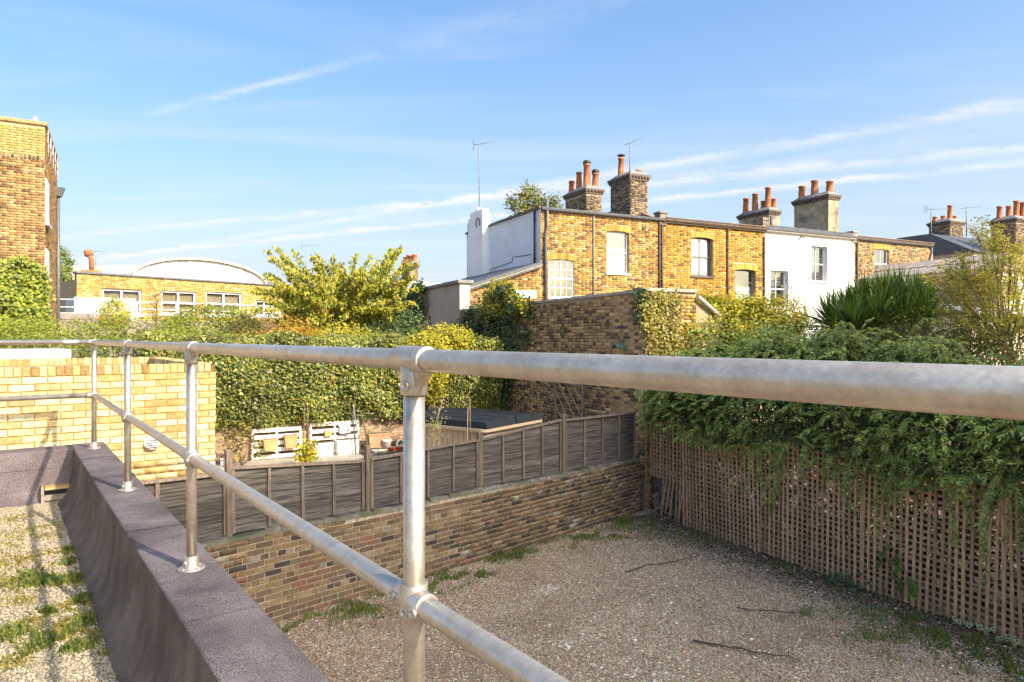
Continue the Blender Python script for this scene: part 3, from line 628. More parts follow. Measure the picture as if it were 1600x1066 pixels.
def coping_run(parent, x0, x1, y0, y1, z0, z1, along='x', pitch=.077, pal=PAL_CO, nind=400, pn='co'):
    cache = {}; a, b = (x0, x1) if along == 'x' else (y0, y1); k = 0; rest = MB()
    nb = int((b-a)/pitch)
    for i in range(nb):
        j = nb-1-i; s = a + j*pitch; v = random.randrange(8)
        if i < nind:
            if v not in cache:
                m = MB(); m.col = pick(pal); jj = random.uniform(-.003,.003)
                if along == 'x': m.bbox(0, pitch-.010, y0, y1, z0, z1+jj, .005)
                else: m.bbox(x0, x1, 0, pitch-.010, z0, z1+jj, .005)
                cache[v] = m.mesh('coping_brick')
            link('coping_brick', cache[v], BRICK, parent, (s,0,0) if along == 'x' else (0,s,0))
        else:
            rest.col = pick(pal)
            if along == 'x': rest.box(s, s+pitch-.010, y0, y1, z0, z1)
            else: rest.box(x0, x1, s, s+pitch-.010, z0, z1)
    if rest.v: rest.build('coping_bricks', BRICK, parent, kind='stuff')
coping_run(t, -3.8, XR, -.006, th+.006, zc+.004, TB, 'x'); coping_run(t, XR-th-.006, XR, th+.012, DP-th-.01, zc+.004, TB, 'y'); coping_run(t, -3.8, XR, DP-th, DP+.004, zc+.004, TB, 'x')
MB().box(-3.8, XR-.012, .006, th-.006, zc, TB-.012).box(XR-th+.006, XR-.012, .006, DP-.01, zc, TB-.012).box(-3.8, XR-.012, DP-th+.006, DP-.006, zc, TB-.012).build('coping_bed', MORT_Y, t)
# round white vent cowl on the upstand face
bx, bz = Fr(*rw(0,1.1)[:2], RF.a*57.29578).fac(236, 692)
v = thing('vent_cowl', 'small round white louvred vent cowl on the yellow brick face', 'vent', rw(bx, 1.1-.006, bz), RF.a*57.29578)
MB().lathe([(.085,0),(.085,.03),(.078,.05),(.06,.06),(.0001,.06)], (0,0,0), 20, True, (0,-1,0)).build('cowl', WHITE, v)
for k in range(4): MB().box(-.062, .062, -.072, -.058, -.05+k*.028, -.043+k*.028).build('louvre', BLACK, v)
# grey flat roof edge further back
t = thing('grey_roof_edge', 'long grey metal roof edge just behind the yellow brick parapet box', 'roof edge', rw(-2.5, 6.6, 0), RF.a*57.29578)
MB().bbox(-9, 2.75, 0, 1.8, 3.18, 3.48, .02).build('fascia', mat('grey_fascia', (.42,.43,.44), scale=2, rough=.5, var=.06), t)
MB().box(-8.9, 2.6, .1, 1.7, 0, 3.18).build('wall', CREAM, t)

# ------------------------------------------------------------------ low yard wall, fence
zl = lambda a: 1.27 - .010*a + .012*math.sin(a*1.9)                      # wall top along the run
t = thing('low_yard_wall', 'low dark stock brick wall carrying the panel fence along the gravel yard', 'brick wall', (W0.x, W0.y, 0), FANG)
LW = (W1-W0).length
m = MB(); 
for k in range(20):
    a, b = -3.2 + k*(LW+3.2)/20, -3.2 + (k+1)*(LW+3.2)/20
    m.hexa([(a,.006,-.1),(b,.006,-.1),(b,.23,-.1),(a,.23,-.1)], [(a,.006,zl(a)-.05),(b,.006,zl(b)-.05),(b,.23,zl(b)-.05),(a,.23,zl(a)-.05)])
m.build('wall_core', MORT_D, t)
key = lambda it: (0 if it[0] > .35 else 1, it[0] - it[2]*.2)
brick_field(t, (0,0), (1,0), -3.1, LW, .0, 1.25, PAL_L, 'l', L=.228, hc=.076, jt=.015, bond='english', n_ind=300, key=key, top=lambda a: zl(a)-.035, seed=9, proud=.006)
m = MB(); nseg = 60                                # crumbly mortar capping
for k in range(nseg):
    a = -3.1 + k*(LW+3.1)/nseg; b = a + (LW+3.1)/nseg; h = [zl(a)+random.uniform(-.022,.022) for _ in range(2)]
    m.hexa([(a,-.014+random.uniform(-.012,.01),zl(a)-.05),(b,-.014+random.uniform(-.012,.01),zl(b)-.05),(b,.235,zl(b)-.05),(a,.235,zl(a)-.05)], [(a,.0,h[0]),(b,.0,h[1]),(b,.22,h[1]),(a,.22,h[0])])
m.build('mortar_capping', mat('mortar_capping', (.22,.19,.15), scale=16, rough=.95, var=.4, bump=.9, bscale=40, c3=(.11,.11,.06), s3=3.5, l3=.46, h3=.62), t)

fence = thing('panel_fence', 'grey weathered overlap panel fence standing on the low brick wall', 'fence', (W0.x, W0.y, 0), FANG)
panels = [(-1.35, .20, 2.10, 2.06), (.26, 2.13, 2.12, 1.965), (2.24, 4.28, 1.975, 2.035), (4.33, 6.31, 2.035, 2.19), (6.43, 8.62, 2.175, 2.15)]
def wave(a, s): return .006*math.sin(a*7+s) + .004*math.sin(a*17+s*2.3)
for pi_, (a0, a1, h0, h1) in enumerate(panels):
    top = lambda a: h0 + (h1-h0)*(a-a0)/(a1-a0); bot = lambda a: zl(a)+.03
    nb = 8
    for k in range(nb):                            # wavy overlapping boards
        m = MB(); g = random.uniform(.7, 1.25); m.col = (g*random.uniform(.95,1.05), g, g*random.uniform(.93,1.02)); vs = []; n = 9; s = random.uniform(0, 6)
        for i in range(n):
            a = a0+.02 + (a1-a0-.04)*i/(n-1); H = (top(a)-.05-bot(a))/nb; zb = bot(a)+k*H; wv = wave(a, s)
            vs += [(a, .070, zb-.012+wv), (a, .096, zb-.012+wv), (a, .096, zb+H+.01), (a, .088, zb+H+.01)]
        fs = []
        for i in range(n-1):
            o = i*4
            for j in range(4): fs.append((o+j, o+(j+1)%4, o+4+(j+1)%4, o+4+j))
        fs += [(0,3,2,1), (n*4-4,n*4-3,n*4-2,n*4-1)]
        m.add(vs, fs); m.build('board', WOODF, fence)
    for k in range(5):                             # battens
        a = a0 + .02 + (a1-a0-.04)*k/4; wdt = .019; g = random.uniform(.8,1.15); m = MB(); m.col = (g,g,g); lz = random.uniform(-.01,.01)
        m.hexa([(a-wdt+lz,.045,bot(a)),(a+wdt+lz,.045,bot(a)),(a+wdt+lz,.072,bot(a)),(a-wdt+lz,.072,bot(a))], [(a-wdt,.045,top(a)-.03),(a+wdt,.045,top(a)-.03),(a+wdt,.072,top(a)-.03),(a-wdt,.072,top(a)-.03)])
        m.build('batten', WOODV, fence)
    m = MB(); m.col = (1.15,1.1,1.05); m.hexa([(a0,.032,top(a0)-.028),(a1,.032,top(a1)-.028),(a1,.115,top(a1)-.028),(a0,.115,top(a0)-.028)], [(a0,.03,top(a0)),(a1,.03,top(a1)),(a1,.115,top(a1)),(a0,.115,top(a0))]); m.build('capping_rail', WOODV, fence)
for a, h in ((.23, 2.33), (2.185, 2.17), (4.305, 2.16), (6.37, 2.28)):
    m = MB(); m.col = (.9,.86,.82); m.bbox(a-.037, a+.037, .025, .10, zl(a)-.02, h, .008); m.build('post', WOODV, fence)

# ------------------------------------------------------------------ trellis panels
tt = [0.0, .98, 2.85, 4.7, 6.55, 8.5]; TTOP = 2.16
lab = ['short lattice trellis panel with split hanging laths beside the brick wall corner', 'lattice trellis panel second from the brick wall corner, leaning laths', 'middle lattice trellis panel half hidden by trailing green shoots',
       'lattice trellis panel second from the right edge with a leafy green shoot', 'rightmost lattice trellis panel with variegated ivy at its foot']
for pi_ in range(5):
    a0, a1 = tt[pi_], tt[pi_+1]; tx, ty = TF.wor(a0, 0); t = thing('trellis_panel', lab[pi_], 'trellis', (tx, ty, GZ), TANG + random.uniform(-1,1), 'trellis panels along the yard')
    Lp = a1-a0-.02; lean = [-.03, -.05, .02, .06, -.05][pi_]; zb = .80 if pi_ == 0 else .02; ztp = TTOP-GZ - [0,.02,.05,.0,.03][pi_]
    nv = int(Lp/.089)
    for k in range(nv+1):
        x = k*Lp/nv; m = MB(); g = random.uniform(.75,1.3); m.col = (g, g*random.uniform(.94,1.03), g*random.uniform(.9,1.02)); hw = random.uniform(.0175,.0205)
        b = zb + random.uniform(-.02,.02); tp = ztp + random.uniform(-.015,.02); d = lean*random.uniform(.6,1.3); y = -.014
        if pi_ == 0:
            d = random.uniform(-.015,.015)
            if k > 3: b = .02 + random.uniform(0,.12); 
            if k > 3: 
                xk = x + random.uniform(-.10,.02)*1.4; yk = y-random.uniform(0,.12)
                m.hexa([(xk-hw,yk-.012,b),(xk+hw,yk-.012,b),(xk+hw,yk,b),(xk-hw,yk,b)], [(x-hw,y-.012,.8),(x+hw,y-.012,.8),(x+hw,y,.8),(x-hw,y,.8)]); b = .80
        bow = random.uniform(-.008,.008); zm_ = (b+tp)/2
        m.hexa([(x-hw,y-.012,b),(x+hw,y-.012,b),(x+hw,y,b),(x-hw,y,b)], [(x-hw+d/2+bow,y-.012,zm_),(x+hw+d/2+bow,y-.012,zm_),(x+hw+d/2+bow,y,zm_),(x-hw+d/2+bow,y,zm_)])
        m.hexa([(x-hw+d/2+bow,y-.012,zm_),(x+hw+d/2+bow,y-.012,zm_),(x+hw+d/2+bow,y,zm_),(x-hw+d/2+bow,y,zm_)], [(x-hw+d,y-.012,tp),(x+hw+d,y-.012,tp),(x+hw+d,y,tp),(x-hw+d,y,tp)])
        m.build('upright_lath', LATH, t)
    nh = int((ztp-zb)/.083)
    for k in range(nh+1):
        z = zb + .02 + k*(ztp-zb-.04)/nh; m = MB(); g = random.uniform(.8,1.2); m.col = (g,g,g); d = lean*(z-zb)/(ztp-zb); s = random.uniform(-.012,.012); hw = .0150
        m.hexa([(d-.01,0,z-hw-s),(Lp+d+.01,0,z-hw+s),(Lp+d+.01,.011,z-hw+s),(d-.01,.011,z-hw-s)], [(d-.01,0,z+hw-s),(Lp+d+.01,0,z+hw+s),(Lp+d+.01,.011,z+hw+s),(d-.01,.011,z+hw-s)])
        m.build('cross_lath', LATH, t)
# rough stone stub of wall where trellis meets brickwork
t = thing('rubble_stub', 'broken dark rubble stub of wall behind the hanging trellis laths', 'rubble wall', (TF.wor(.0,.10)[0], TF.wor(.0,.10)[1], GZ), TANG)
MB().hexa([(-.1,.05,-.1),(.95,.05,-.1),(.95,.3,-.1),(-.1,.3,-.1)], [(-.1,.08,1.05),(.8,.08,.7),(.8,.3,.7),(-.1,.3,1.05)]).build('core', MORT_D, t)
for k in range(46):
    x = random.uniform(-.05,.85); z = random.uniform(0, .95-.3*x); s = random.uniform(.06,.13); m = MB(); g = random.uniform(.35,1); m.col = (.30*g,.24*g,.19*g)
    n = 7; vs = [(x+s*1.2*math.cos(i*6.28/n)*random.uniform(.7,1.1), .06, z+s*.7*math.sin(i*6.28/n)*random.uniform(.7,1.1)) for i in range(n)]
    vs2 = [(x+(q[0]-x)*.7, .06-s*random.uniform(.35,.6), z+(q[2]-z)*.7) for q in vs]
    m.add(vs+vs2, [tuple(range(n,2*n))]+[(i,(i+1)%n,n+(i+1)%n,n+i) for i in range(n)]); m.build('stone', BRICK, t)

# ------------------------------------------------------------------ windows and other building parts
def window(root, x0, x1, z0, z1, nx, nz, fm=None, y=.10, back=None, sill=True, meet=True, fw=.055, bar=.022, reveal=None, sillm=None, label=None, blind=None):
    """sash window in an opening of the root's front wall: frame > pane, sill"""
    fm = fm or WHITE; m = MB(); d = .05
    m.box(x0, x0+fw, y, y+d, z0, z1).box(x1-fw, x1, y, y+d, z0, z1).box(x0+fw, x1-fw, y, y+d, z1-fw, z1).box(x0+fw, x1-fw, y, y+d, z0, z0+fw*1.15)
    xi0, xi1, zi0, zi1 = x0+fw, x1-fw, z0+fw*1.15, z1-fw; zm_ = (zi0+zi1)/2
    if meet: m.box(xi0, xi1, y-.012, y+d-.004, zm_-.024, zm_+.024)
    W = (xi1-xi0)/nx
    for i in range(1, nx): m.box(xi0+i*W-bar/2, xi0+i*W+bar/2, y+.008, y+d-.010, zi0, zi1)
    H = (zi1-zi0)/nz
    for k in range(1, nz):
        if meet and nz % 2 == 0 and k == nz//2: continue
        m.box(xi0, xi1, y+.010, y+d-.012, zi0+k*H-bar/2, zi0+k*H+bar/2)
    wo = m.build('window', fm, root)
    if label: wo['label'] = label
    for i in range(nx):
        for k in range(nz): MB().box(xi0+i*W+.002, xi0+(i+1)*W-.002, y+.026, y+.031, zi0+k*H+.002, zi0+(k+1)*H-.002).build('pane', GLASS, wo)
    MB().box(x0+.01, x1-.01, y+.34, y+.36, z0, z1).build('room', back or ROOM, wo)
    if blind: MB().box(xi0, xi1, y+.07, y+.078, zi0+(zi1-zi0)*blind[0], zi0+(zi1-zi0)*blind[1]).build('blind', CURTAIN, wo)
    if sill: MB().bbox(x0-.05, x1+.05, -.06, y, z0-.075, z0-.004, .008).build('sill', sillm or fm, wo)
    if reveal: MB().box(x1, x1+.001, 0, y, z0, z1)
    return wo
def arch(root, x0, x1, z, pal, rows=.22, rise=.06, pitch=.076):
    """gauged brick arch of upright bricks"""
    n = max(4, int((x1-x0+.10)/pitch)); cx = (x0+x1)/2; m = MB()
    for i in range(n):
        t = (i+.5)/n - .5; x = cx + t*(x1-x0+.10); dz = -4*rise*t*t; m.col = pick(pal); hw = pitch/2-.005; sk = t*.10
        m.hexa([(x-hw,-.012,z+dz),(x+hw,-.012,z+dz),(x+hw,.05,z+dz),(x-hw,.05,z+dz)], [(x-hw+sk,-.012,z+dz+rows),(x+hw+sk,-.012,z+dz+rows),(x+hw+sk,.05,z+dz+rows),(x-hw+sk,.05,z+dz+rows)])
    o = m.build('brick_arch', BRICKFAR, root); o['kind'] = 'stuff'; return o
def pipe(root, x, z0, z1, r=.035, y=-.06, matl=None, name='downpipe'):
    m = MB().tube([(x, y, z0), (x, y, z1)], r, 10)
    z = z0+.6
    while z < z1-.2: m.lathe([(r*1.25,0),(r*1.25,.06),(r,.06)], (x,y,z), 10); z += 1.4
    return m.build(name, matl or BLACK, root)
def gutter(root, x0, x1, z, matl=None, y=-.10, r=.055):
    prof = [(r*math.cos(a), r*math.sin(a)) for a in np.linspace(math.pi, 2*math.pi, 8)] + [((r-.008)*math.cos(a), (r-.008)*math.sin(a)) for a in np.linspace(2*math.pi, math.pi, 8)]
    return MB().extr(prof, x0, x1, lambda p, x: (x, y+p[0], z+p[1])).build('gutter', matl or BLACK, root)
def pot(root, x, y, z, h, r=.12, cowl=None, matl=None):
    p = MB().lathe([(r*1.18,0),(r*1.18,.05),(r*1.06,.07),(r*1.0,h*.5),(r*.86,h-.09),(r*1.02,h-.08),(r*1.06,h-.03),(r*.98,h),(r*.72,h),(r*.70,h-.2),(.001,h-.2)], (x,y,z), 18).build('chimney_pot', matl or TERRA, root)
    if cowl == 'ring':
        MB().lathe([(r*.9,0),(r*1.15,.03),(r*1.15,.12),(r*.8,.17),(.001,.18)], (x,y,z+h-.01), 14).build('cowl', BLACK, p)
    elif cowl == 'hood':
        m = MB()
        for k in range(4): m.box(x+r*.7*math.cos(k*1.57+.7)-.012, x+r*.7*math.cos(k*1.57+.7)+.012, y+r*.7*math.sin(k*1.57+.7)-.012, y+r*.7*math.sin(k*1.57+.7)+.012, z+h-.01, z+h+.10)
        m.lathe([(r*1.25,.10),(r*1.3,.12),(r*.5,.17),(.001,.18)], (x,y,z+h), 14); m.build('cowl', BROWNP, p)
    return p
def stack(root, x0, x1, y0, y1, z0, z1, pal=PAL_C, rendered=None, pots=(), cap=.0, name='chimney_stack', seed=1):
    """chimney stack with corbelled head; pots (x, y, height, radius, cowl)"""
    s = MB().box(x0+.006, x1-.006, y0+.006, y1-.006, z0, z1-.28).build(name, rendered or MORT_D, root)
    if not rendered:
        brick_field(s, (x0, y0+.004), (1,0), 0, x1-x0, z0, z1-.28, pal, 'c', seed=seed, matl=BRICKFAR)
        brick_field(s, (x0+.004, y1), (0,-1), 0, y1-y0, z0, z1-.28, pal, 'c', seed=seed+1, matl=BRICKFAR)
        brick_field(s, (x1-.004, y0), (0,1), 0, y1-y0, z0, z1-.28, pal, 'c', seed=seed+2, matl=BRICKFAR)
    m = MB()                                       # oversailing courses, dentils between
    for k, (g, za, zb) in enumerate(((.045, -.28, -.21), (.10, -.14, -.05))): m.box(x0-g, x1+g, y0-g, y1+g, z1+za, z1+zb)
    n = int((x1-x0+.12)/.16)
    for i in range(n+1):
        x = x0-.06 + i*(x1-x0+.12-.075)/n; m.box(x, x+.075, y0-.088, y0, z1-.21, z1-.14)
    n = int((y1-y0+.12)/.16)
    for i in range(n+1):
        y = y0-.06 + i*(y1-y0+.12-.075)/n; m.box(x0-.088, x0, y, y+.075, z1-.21, z1-.14); m.box(x1, x1+.088, y, y+.075, z1-.21, z1-.14)
    m.box(x0, x1, y0, y1, z1-.28, z1-.05); m.build('corbelled_head', mat('sooty_brick', (.15,.115,.085), scale=9, rough=.95, var=.35, bump=.6, bscale=40), s)
    MB().hexa([(x0-.06,y0-.06,z1-.05),(x1+.06,y0-.06,z1-.05),(x1+.06,y1+.06,z1-.05),(x0-.06,y1+.06,z1-.05)], [(x0+.16,y0+.16,z1+.14+cap),(x1-.16,y0+.16,z1+.14+cap),(x1-.16,y1-.16,z1+.14+cap),(x0+.16,y1-.16,z1+.14+cap)]).build('flaunching', CONCD, s)
    for (px_, py_, h, r, cw) in pots: pot(s, px_, py_, z1+.02, h, r, cw)
    return s
def aerial(label, base, h, az, mast_r=.018, n=9, L=.95, tilt=.12, dish=True, group='television aerials', matl=None):
    """yagi aerial on a mast: mast, boom, elements, reflector"""
    matl = matl or CONCD; t = thing('television_aerial', label, 'aerial', base, 0, group); d = Vector((math.cos(az), math.sin(az), tilt)).normalized(); sd = Vector((-math.sin(az), math.cos(az), 0))
    MB().tube([(0,0,0),(0,0,h)], mast_r, 8).build('mast', matl, t)
    c = Vector((0,0,h-.04)); a = c - d*L*.25; b = c + d*L*.75; MB().tube([a, b], .012, 6).build('boom', matl, t)
    for k in range(n):
        q = a + (b-a)*((k+1.2)/(n+1)); l = .13-.004*k; MB().tube([q-sd*l, q+sd*l], .006, 5).build('element', matl, t)
    if dish:
        for s in (-1, 1):
            for k in range(3):
                q = a + Vector((0,0,s*(.06+.07*k))) - d*(.02+.03*k)*0; MB().tube([q-sd*.2, q+sd*.2], .006, 5).build('reflector_rod', matl, t)
            MB().tube([a, a+Vector((0,0,s*.22))], .006, 5).build('reflector_arm', matl, t)
    return t

# ------------------------------------------------------------------ the terrace of four cottages
HF = Fr((45/F)*24.3, 24.3, 26.15); EZ = 8.28; HD = 6.9       # front corner, eaves height, depth
def hx(u, v=400): return HF.fac(u, v)[0]
def hz(u, v): return HF.fac(u, v)[1]
XH = [0.0, hx(1035), hx(1195), hx(1335), hx(1455)]
def hrect(u0, u1, v0, v1): return (hx(u0), hx(u1), hz((u0+u1)/2, v1), hz((u0+u1)/2, v0))
def house(i, label, holes, pal, wallm, bricks=True, name='terraced_house'):
    x0, x1 = XH[i], XH[i+1]; wx, wy = HF.wor(x0, 0); t = thing(name, label, 'house', (wx, wy, 0), 26.15, 'terrace of cottages'); W = x1-x0
    hl = [(a-x0, b-x0, c, d) for (a, b, c, d) in holes]
    holed_wall(0 if i == 0 else .002, W-.002, .006, .30, 0, EZ-.02, hl).build('wall', wallm, t)
    MB().box(.002, W-.002, HD-.3, HD, 0, EZ-.05).build('rear_wall', wallm, t)
    if bricks:
        ah = [(a-.06, b+.06, d, d+.225) for (a, b, c, d) in hl]
        brick_field(t, (0, .004), (1,0), 0, W, 3.9, EZ-.06, pal, 'h%d' % i, holes=list(hl)+ah, matl=BRICKFAR, seed=20+i, bond='flemish', proud=.006)
        for (a, b, c, d) in hl: arch(t, a, b, d-.0, [(3,(.60,.36,.09)),(2,(.50,.30,.08))])
    # shallow roof rising to the rear
    pr = .02; m = MB(); m.hexa([(0,-.14,EZ),(W,-.14,EZ),(W,3.4,EZ+3.5*pr),(0,3.4,EZ+3.5*pr)], [(0,-.14,EZ+.05),(W,-.14,EZ+.05),(W,3.4,EZ+3.5*pr+.05),(0,3.4,EZ+3.5*pr+.05)])
    m.hexa([(0,3.4,EZ+3.5*pr),(W,3.4,EZ+3.5*pr),(W,HD+.1,EZ),(0,HD+.1,EZ)], [(0,3.4,EZ+3.5*pr+.05),(W,3.4,EZ+3.5*pr+.05),(W,HD+.1,EZ+.05),(0,HD+.1,EZ+.05)])
    ro = m.build('roof', TILE if i in (1, 3) else SLATE, t)
    if i in (1, 3):                                 # a row of eaves tiles that can be told apart
        n = int(W/.28)
        for k in range(n):
            x = k*W/n; MB().extr([(0,-.17),(.03,-.2),(.06,-.17)], x+.01, x+W/n-.012, lambda p, q: (q, p[1], EZ+.05+p[0])).build('eaves_tile', TILE, ro)
    return t, hl
# 1 yellow stock end house
h1 = [hrect(857.5, 897, 405, 466), hrect(948, 983, 361, 427)]
t, hl = house(0, 'end of terrace yellow brick house with white side wall and lean to', h1, PAL_H, MORT_H)
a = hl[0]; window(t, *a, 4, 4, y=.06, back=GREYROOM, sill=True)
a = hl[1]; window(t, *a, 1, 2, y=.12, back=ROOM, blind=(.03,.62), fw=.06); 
W1_ = XH[1]
MB().bbox(0, W1_, -.10, .02, EZ-.07, EZ+.0, .01).build('fascia', DGREY, t); gutter(t, 0, W1_, EZ-.01, DGREY)
m = MB(); xk = hx(852); zk = hz(852, 362); m.tube([(xk,-.08,3.9),(xk-.03,-.08,zk-.15),(xk+.04,-.08,zk+.12),(xk+.04,-.08,EZ+.35)], .05, 10); m.build('soil_pipe', DGREY, t)
pipe(t, hx(927), 3.9, EZ-.06, .028, -.04, mat('grey_pipe', (.28,.26,.24), scale=5, var=.1)); pipe(t, hx(1029.5), 3.9, EZ-.05, .032, -.05, BROWNP); pipe(t, hx(1033.5), 3.9, EZ-.05, .032, -.05, BROWNP)
MB().lathe([(.09,0),(.09,.02),(.06,.025),(.001,.025)], (hx(1006), .0, hz(1006,356)), 12, True, (0,-1,0)).build('air_vent', BROWNP, t)
# white side wall, its chimney breast and the lean-to
m = MB(); m.add([(-.004,.0,0),(-.004,HD,0),(-.004,HD,EZ),(-.004,0,EZ),(.25,0.31,0),(.25,HD,0),(.25,HD,EZ),(.25,.31,EZ)], [(0,1,2,3)][::1] + [(3,2,6,7),(0,3,7,4),(1,5,6,2),(4,7,6,5)]); m.build('side_wall', SIDEW, t)
MB().hexa([(-.09,-.05,EZ),(.3,-.05,EZ),(.3,HD,EZ),(-.09,HD,EZ)], [(-.09,-.05,EZ+.075),(.3,-.05,EZ+.075),(.3,HD,EZ+.075),(-.09,HD,EZ+.075)]).build('side_coping', BROWNP, t)
pipe(t, .0, 5.9, EZ-.02, .04, .35, BLACK).location = (-.07, 0, 0)
m = MB(); m.tube([(-.02,.7,6.72),(-.02,2.2,6.78),(-.02,2.3,6.6),(-.02,5.0,6.45)], .012, 6); m.build('cable', BLACK, t)
yb0, yb1 = HF.side(766, 420)[0], HF.side(743, 420)[0]; zt_ = HF.side(755, 330)[1]
cb = MB().box(-.34, -.005, yb0, yb1, 0, zt_-.25).box(-.30, -.01, yb0+.12, yb1-.12, zt_-.26, zt_-.02).build('chimney_breast', WHITEWALL, t)
MB().lathe([(.15,0),(.16,.03),(.14,.12),(.09,.17),(.0001,.18)], (-.16, (yb0+yb1)/2, zt_-.03), 14).build('chimney_cap', WHITEWALL, cb)
MB().tube([(-.36,yb0+.3,zt_-.7),(-.37,yb0+.3,zt_-.45),(-.37,yb0+.5,zt_-.35),(-.37,yb0+.65,zt_-.5),(-.36,yb0+.62,zt_-.75)], .018, 6).build('cable_loop', BLACK, cb)
MB().box(-.01, .35, HD-1.1, HD-.1, EZ+.07, EZ+.45).build('brick_pier', mat('warm_pier', (.42,.24,.09), scale=8, var=.2), t)
xl = HF.fac(731, 447)[0]; zl0, zl1 = HF.fac(731, 447)[1], HF.fac(845, 411)[1]
m = MB(); m.add([(xl,.0,0),(-.006,.0,0),(-.006,.0,zl1-.12),(xl,.0,zl0-.12),(xl,6.2,0),(-.006,6.2,0),(-.006,6.2,zl1-.12),(xl,6.2,zl0-.12)], [(0,1,2,3),(3,2,6,7),(0,3,7,4)]); m.build('lean_to_wall', MORT_H, t)
brick_field(t, (0,-.002), (1,0), xl+.02, -.01, 3.9, 7, PAL_H, 'h0', matl=BRICKFAR, seed=31, top=lambda a: zl0-.14+(zl1-zl0)*(a-xl)/(-xl), bond='flemish', proud=.006)
m = MB(); m.hexa([(xl-.2,-.12,zl0-.12),(-.01,-.12,zl1-.05),(-.01,6.2,zl1-.05),(xl-.2,6.2,zl0-.12)], [(xl-.2,-.12,zl0-.02),(-.01,-.12,zl1+.05),(-.01,6.2,zl1+.05),(xl-.2,6.2,zl0-.02)]); lr = m.build('lean_to_roof', SLATE, t)
for k in range(3):
    g = .05+k*.055; m = MB(); m.hexa([(xl-.2,-.14-.015*k,zl0-.06-g),(-.02,-.14-.015*k,zl1+.0-g),(-.02,-.02,zl1-g),(xl-.2,-.02,zl0-.06-g)], [(xl-.2,-.14-.015*k,zl0-.025-g),(-.02,-.14-.015*k,zl1+.035-g),(-.02,-.02,zl1+.035-g),(xl-.2,-.02,zl0-.025-g)]); m.build('verge_board', [DGREY, CONC, DGREY][k], lr)
MB().bbox(xl-.34, xl-.16, -.2, 6.2, zl0-.2, zl0-.08, .01).build('lean_to_gutter', DGREY, t); m = MB(); m.tube([(xl-.2,-.13,zl0-.2),(xl-.2,-.13,zl0-.35),(xl-.05,-.08,zl0-.55),(xl-.05,-.08,3.9)], .04, 8); m.build('downpipe', WHITE, t)
q = (hx(801), hx(838)); MB().box(q[0], q[1], -.03, .0, hz(820,466), hz(820,454)).build('painted_lintel', WHITE, t)
# 2 golden house
h2 = [hrect(1080.5, 1114, 371, 432), hrect(1149, 1181, 421, 480)]
t, hl = house(1, 'golden brick house with black framed sash window and brown gutter', h2, PAL_H2, MORT_H); X0 = XH[1]
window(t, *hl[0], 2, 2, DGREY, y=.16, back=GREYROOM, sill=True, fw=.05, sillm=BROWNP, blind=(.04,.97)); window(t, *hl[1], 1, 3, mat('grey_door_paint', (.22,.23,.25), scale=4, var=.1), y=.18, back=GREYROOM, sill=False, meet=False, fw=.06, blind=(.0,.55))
W_ = XH[2]-X0; gutter(t, 0, W_, EZ-.02, BROWNP); MB().box(0, W_, -.10, .02, EZ-.11, EZ-.03).build('fascia', BROWNP, t)
pipe(t, hx(1136)-X0, 3.9, EZ-.06, .035, -.05, BROWNP); pipe(t, hx(1193)-X0, 3.9, EZ-.3, .035, -.05, BROWNP)
# 3 white painted house
h3 = [hrect(1267.5, 1293, 385, 440), hrect(1204, 1232, 423, 480)]
t, hl = house(2, 'white painted cottage with recessed sash windows', h3, PAL_H, WHITEWALL, False); X0 = XH[2]
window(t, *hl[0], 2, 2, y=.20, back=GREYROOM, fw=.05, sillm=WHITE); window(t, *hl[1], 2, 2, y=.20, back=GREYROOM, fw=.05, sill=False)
W_ = XH[3]-X0; gutter(t, 0, W_, EZ-.04, mat('pale_gutter', (.42,.36,.3), scale=4, var=.2)); MB().box(0, W_, -.08, .02, EZ-.09, EZ+.02).build('fascia', CREAM, t); MB().box(0, W_, -.06, .3, EZ+.05, EZ+.21).build('roof_upstand', SLATE, t)
m = MB().tube([(hx(1243)-X0,-.10,hz(1243,377)),(hx(1246)-X0,-.22,hz(1243,370)),(hx(1249)-X0,-.25,hz(1243,372))], .03, 6); m.build('overflow_pipe', BROWNP, t)
MB().tube([(hx(1222)-X0,.6,EZ),(hx(1222)-X0,.6,EZ+.75)], .06, 8).build('vent_pipe', SLATE, t)
# 4 brown brick house
h4 = [hrect(1367, 1389, 389, 436)]
t, hl = house(3, 'pale brown brick house at the far end of the terrace', h4, [(4,(.42,.27,.12)),(3,(.50,.34,.17)),(3,(.30,.19,.10)),(2,(.18,.12,.08)),(1,(.55,.40,.24))], MORT_H); X0 = XH[3]
window(t, *hl[0], 2, 2, y=.10, back=ROOM, fw=.055, blind=(.02,.3)); W_ = XH[4]-X0; gutter(t, 0, W_, EZ-.02, DGREY); MB().box(0, W_, -.09, .02, EZ-.1, EZ-.02).build('fascia', BROWNP, t)
pipe(t, hx(1336)-X0+.1, 3.9, EZ-.06, .04, -.06, BROWNP)
m = MB().tube([(W_-.05,-.07,EZ-.1),(W_-.05,-.07,EZ-.35),(W_-.16,-.05,EZ-.7),(W_-.16,-.05,3.5)], .04, 8); m.build('downpipe', DGREY, t)
MB().box(W_-.004, W_+.12, 0, HD, 0, EZ-.02).build('end_wall', MORT_D, t)
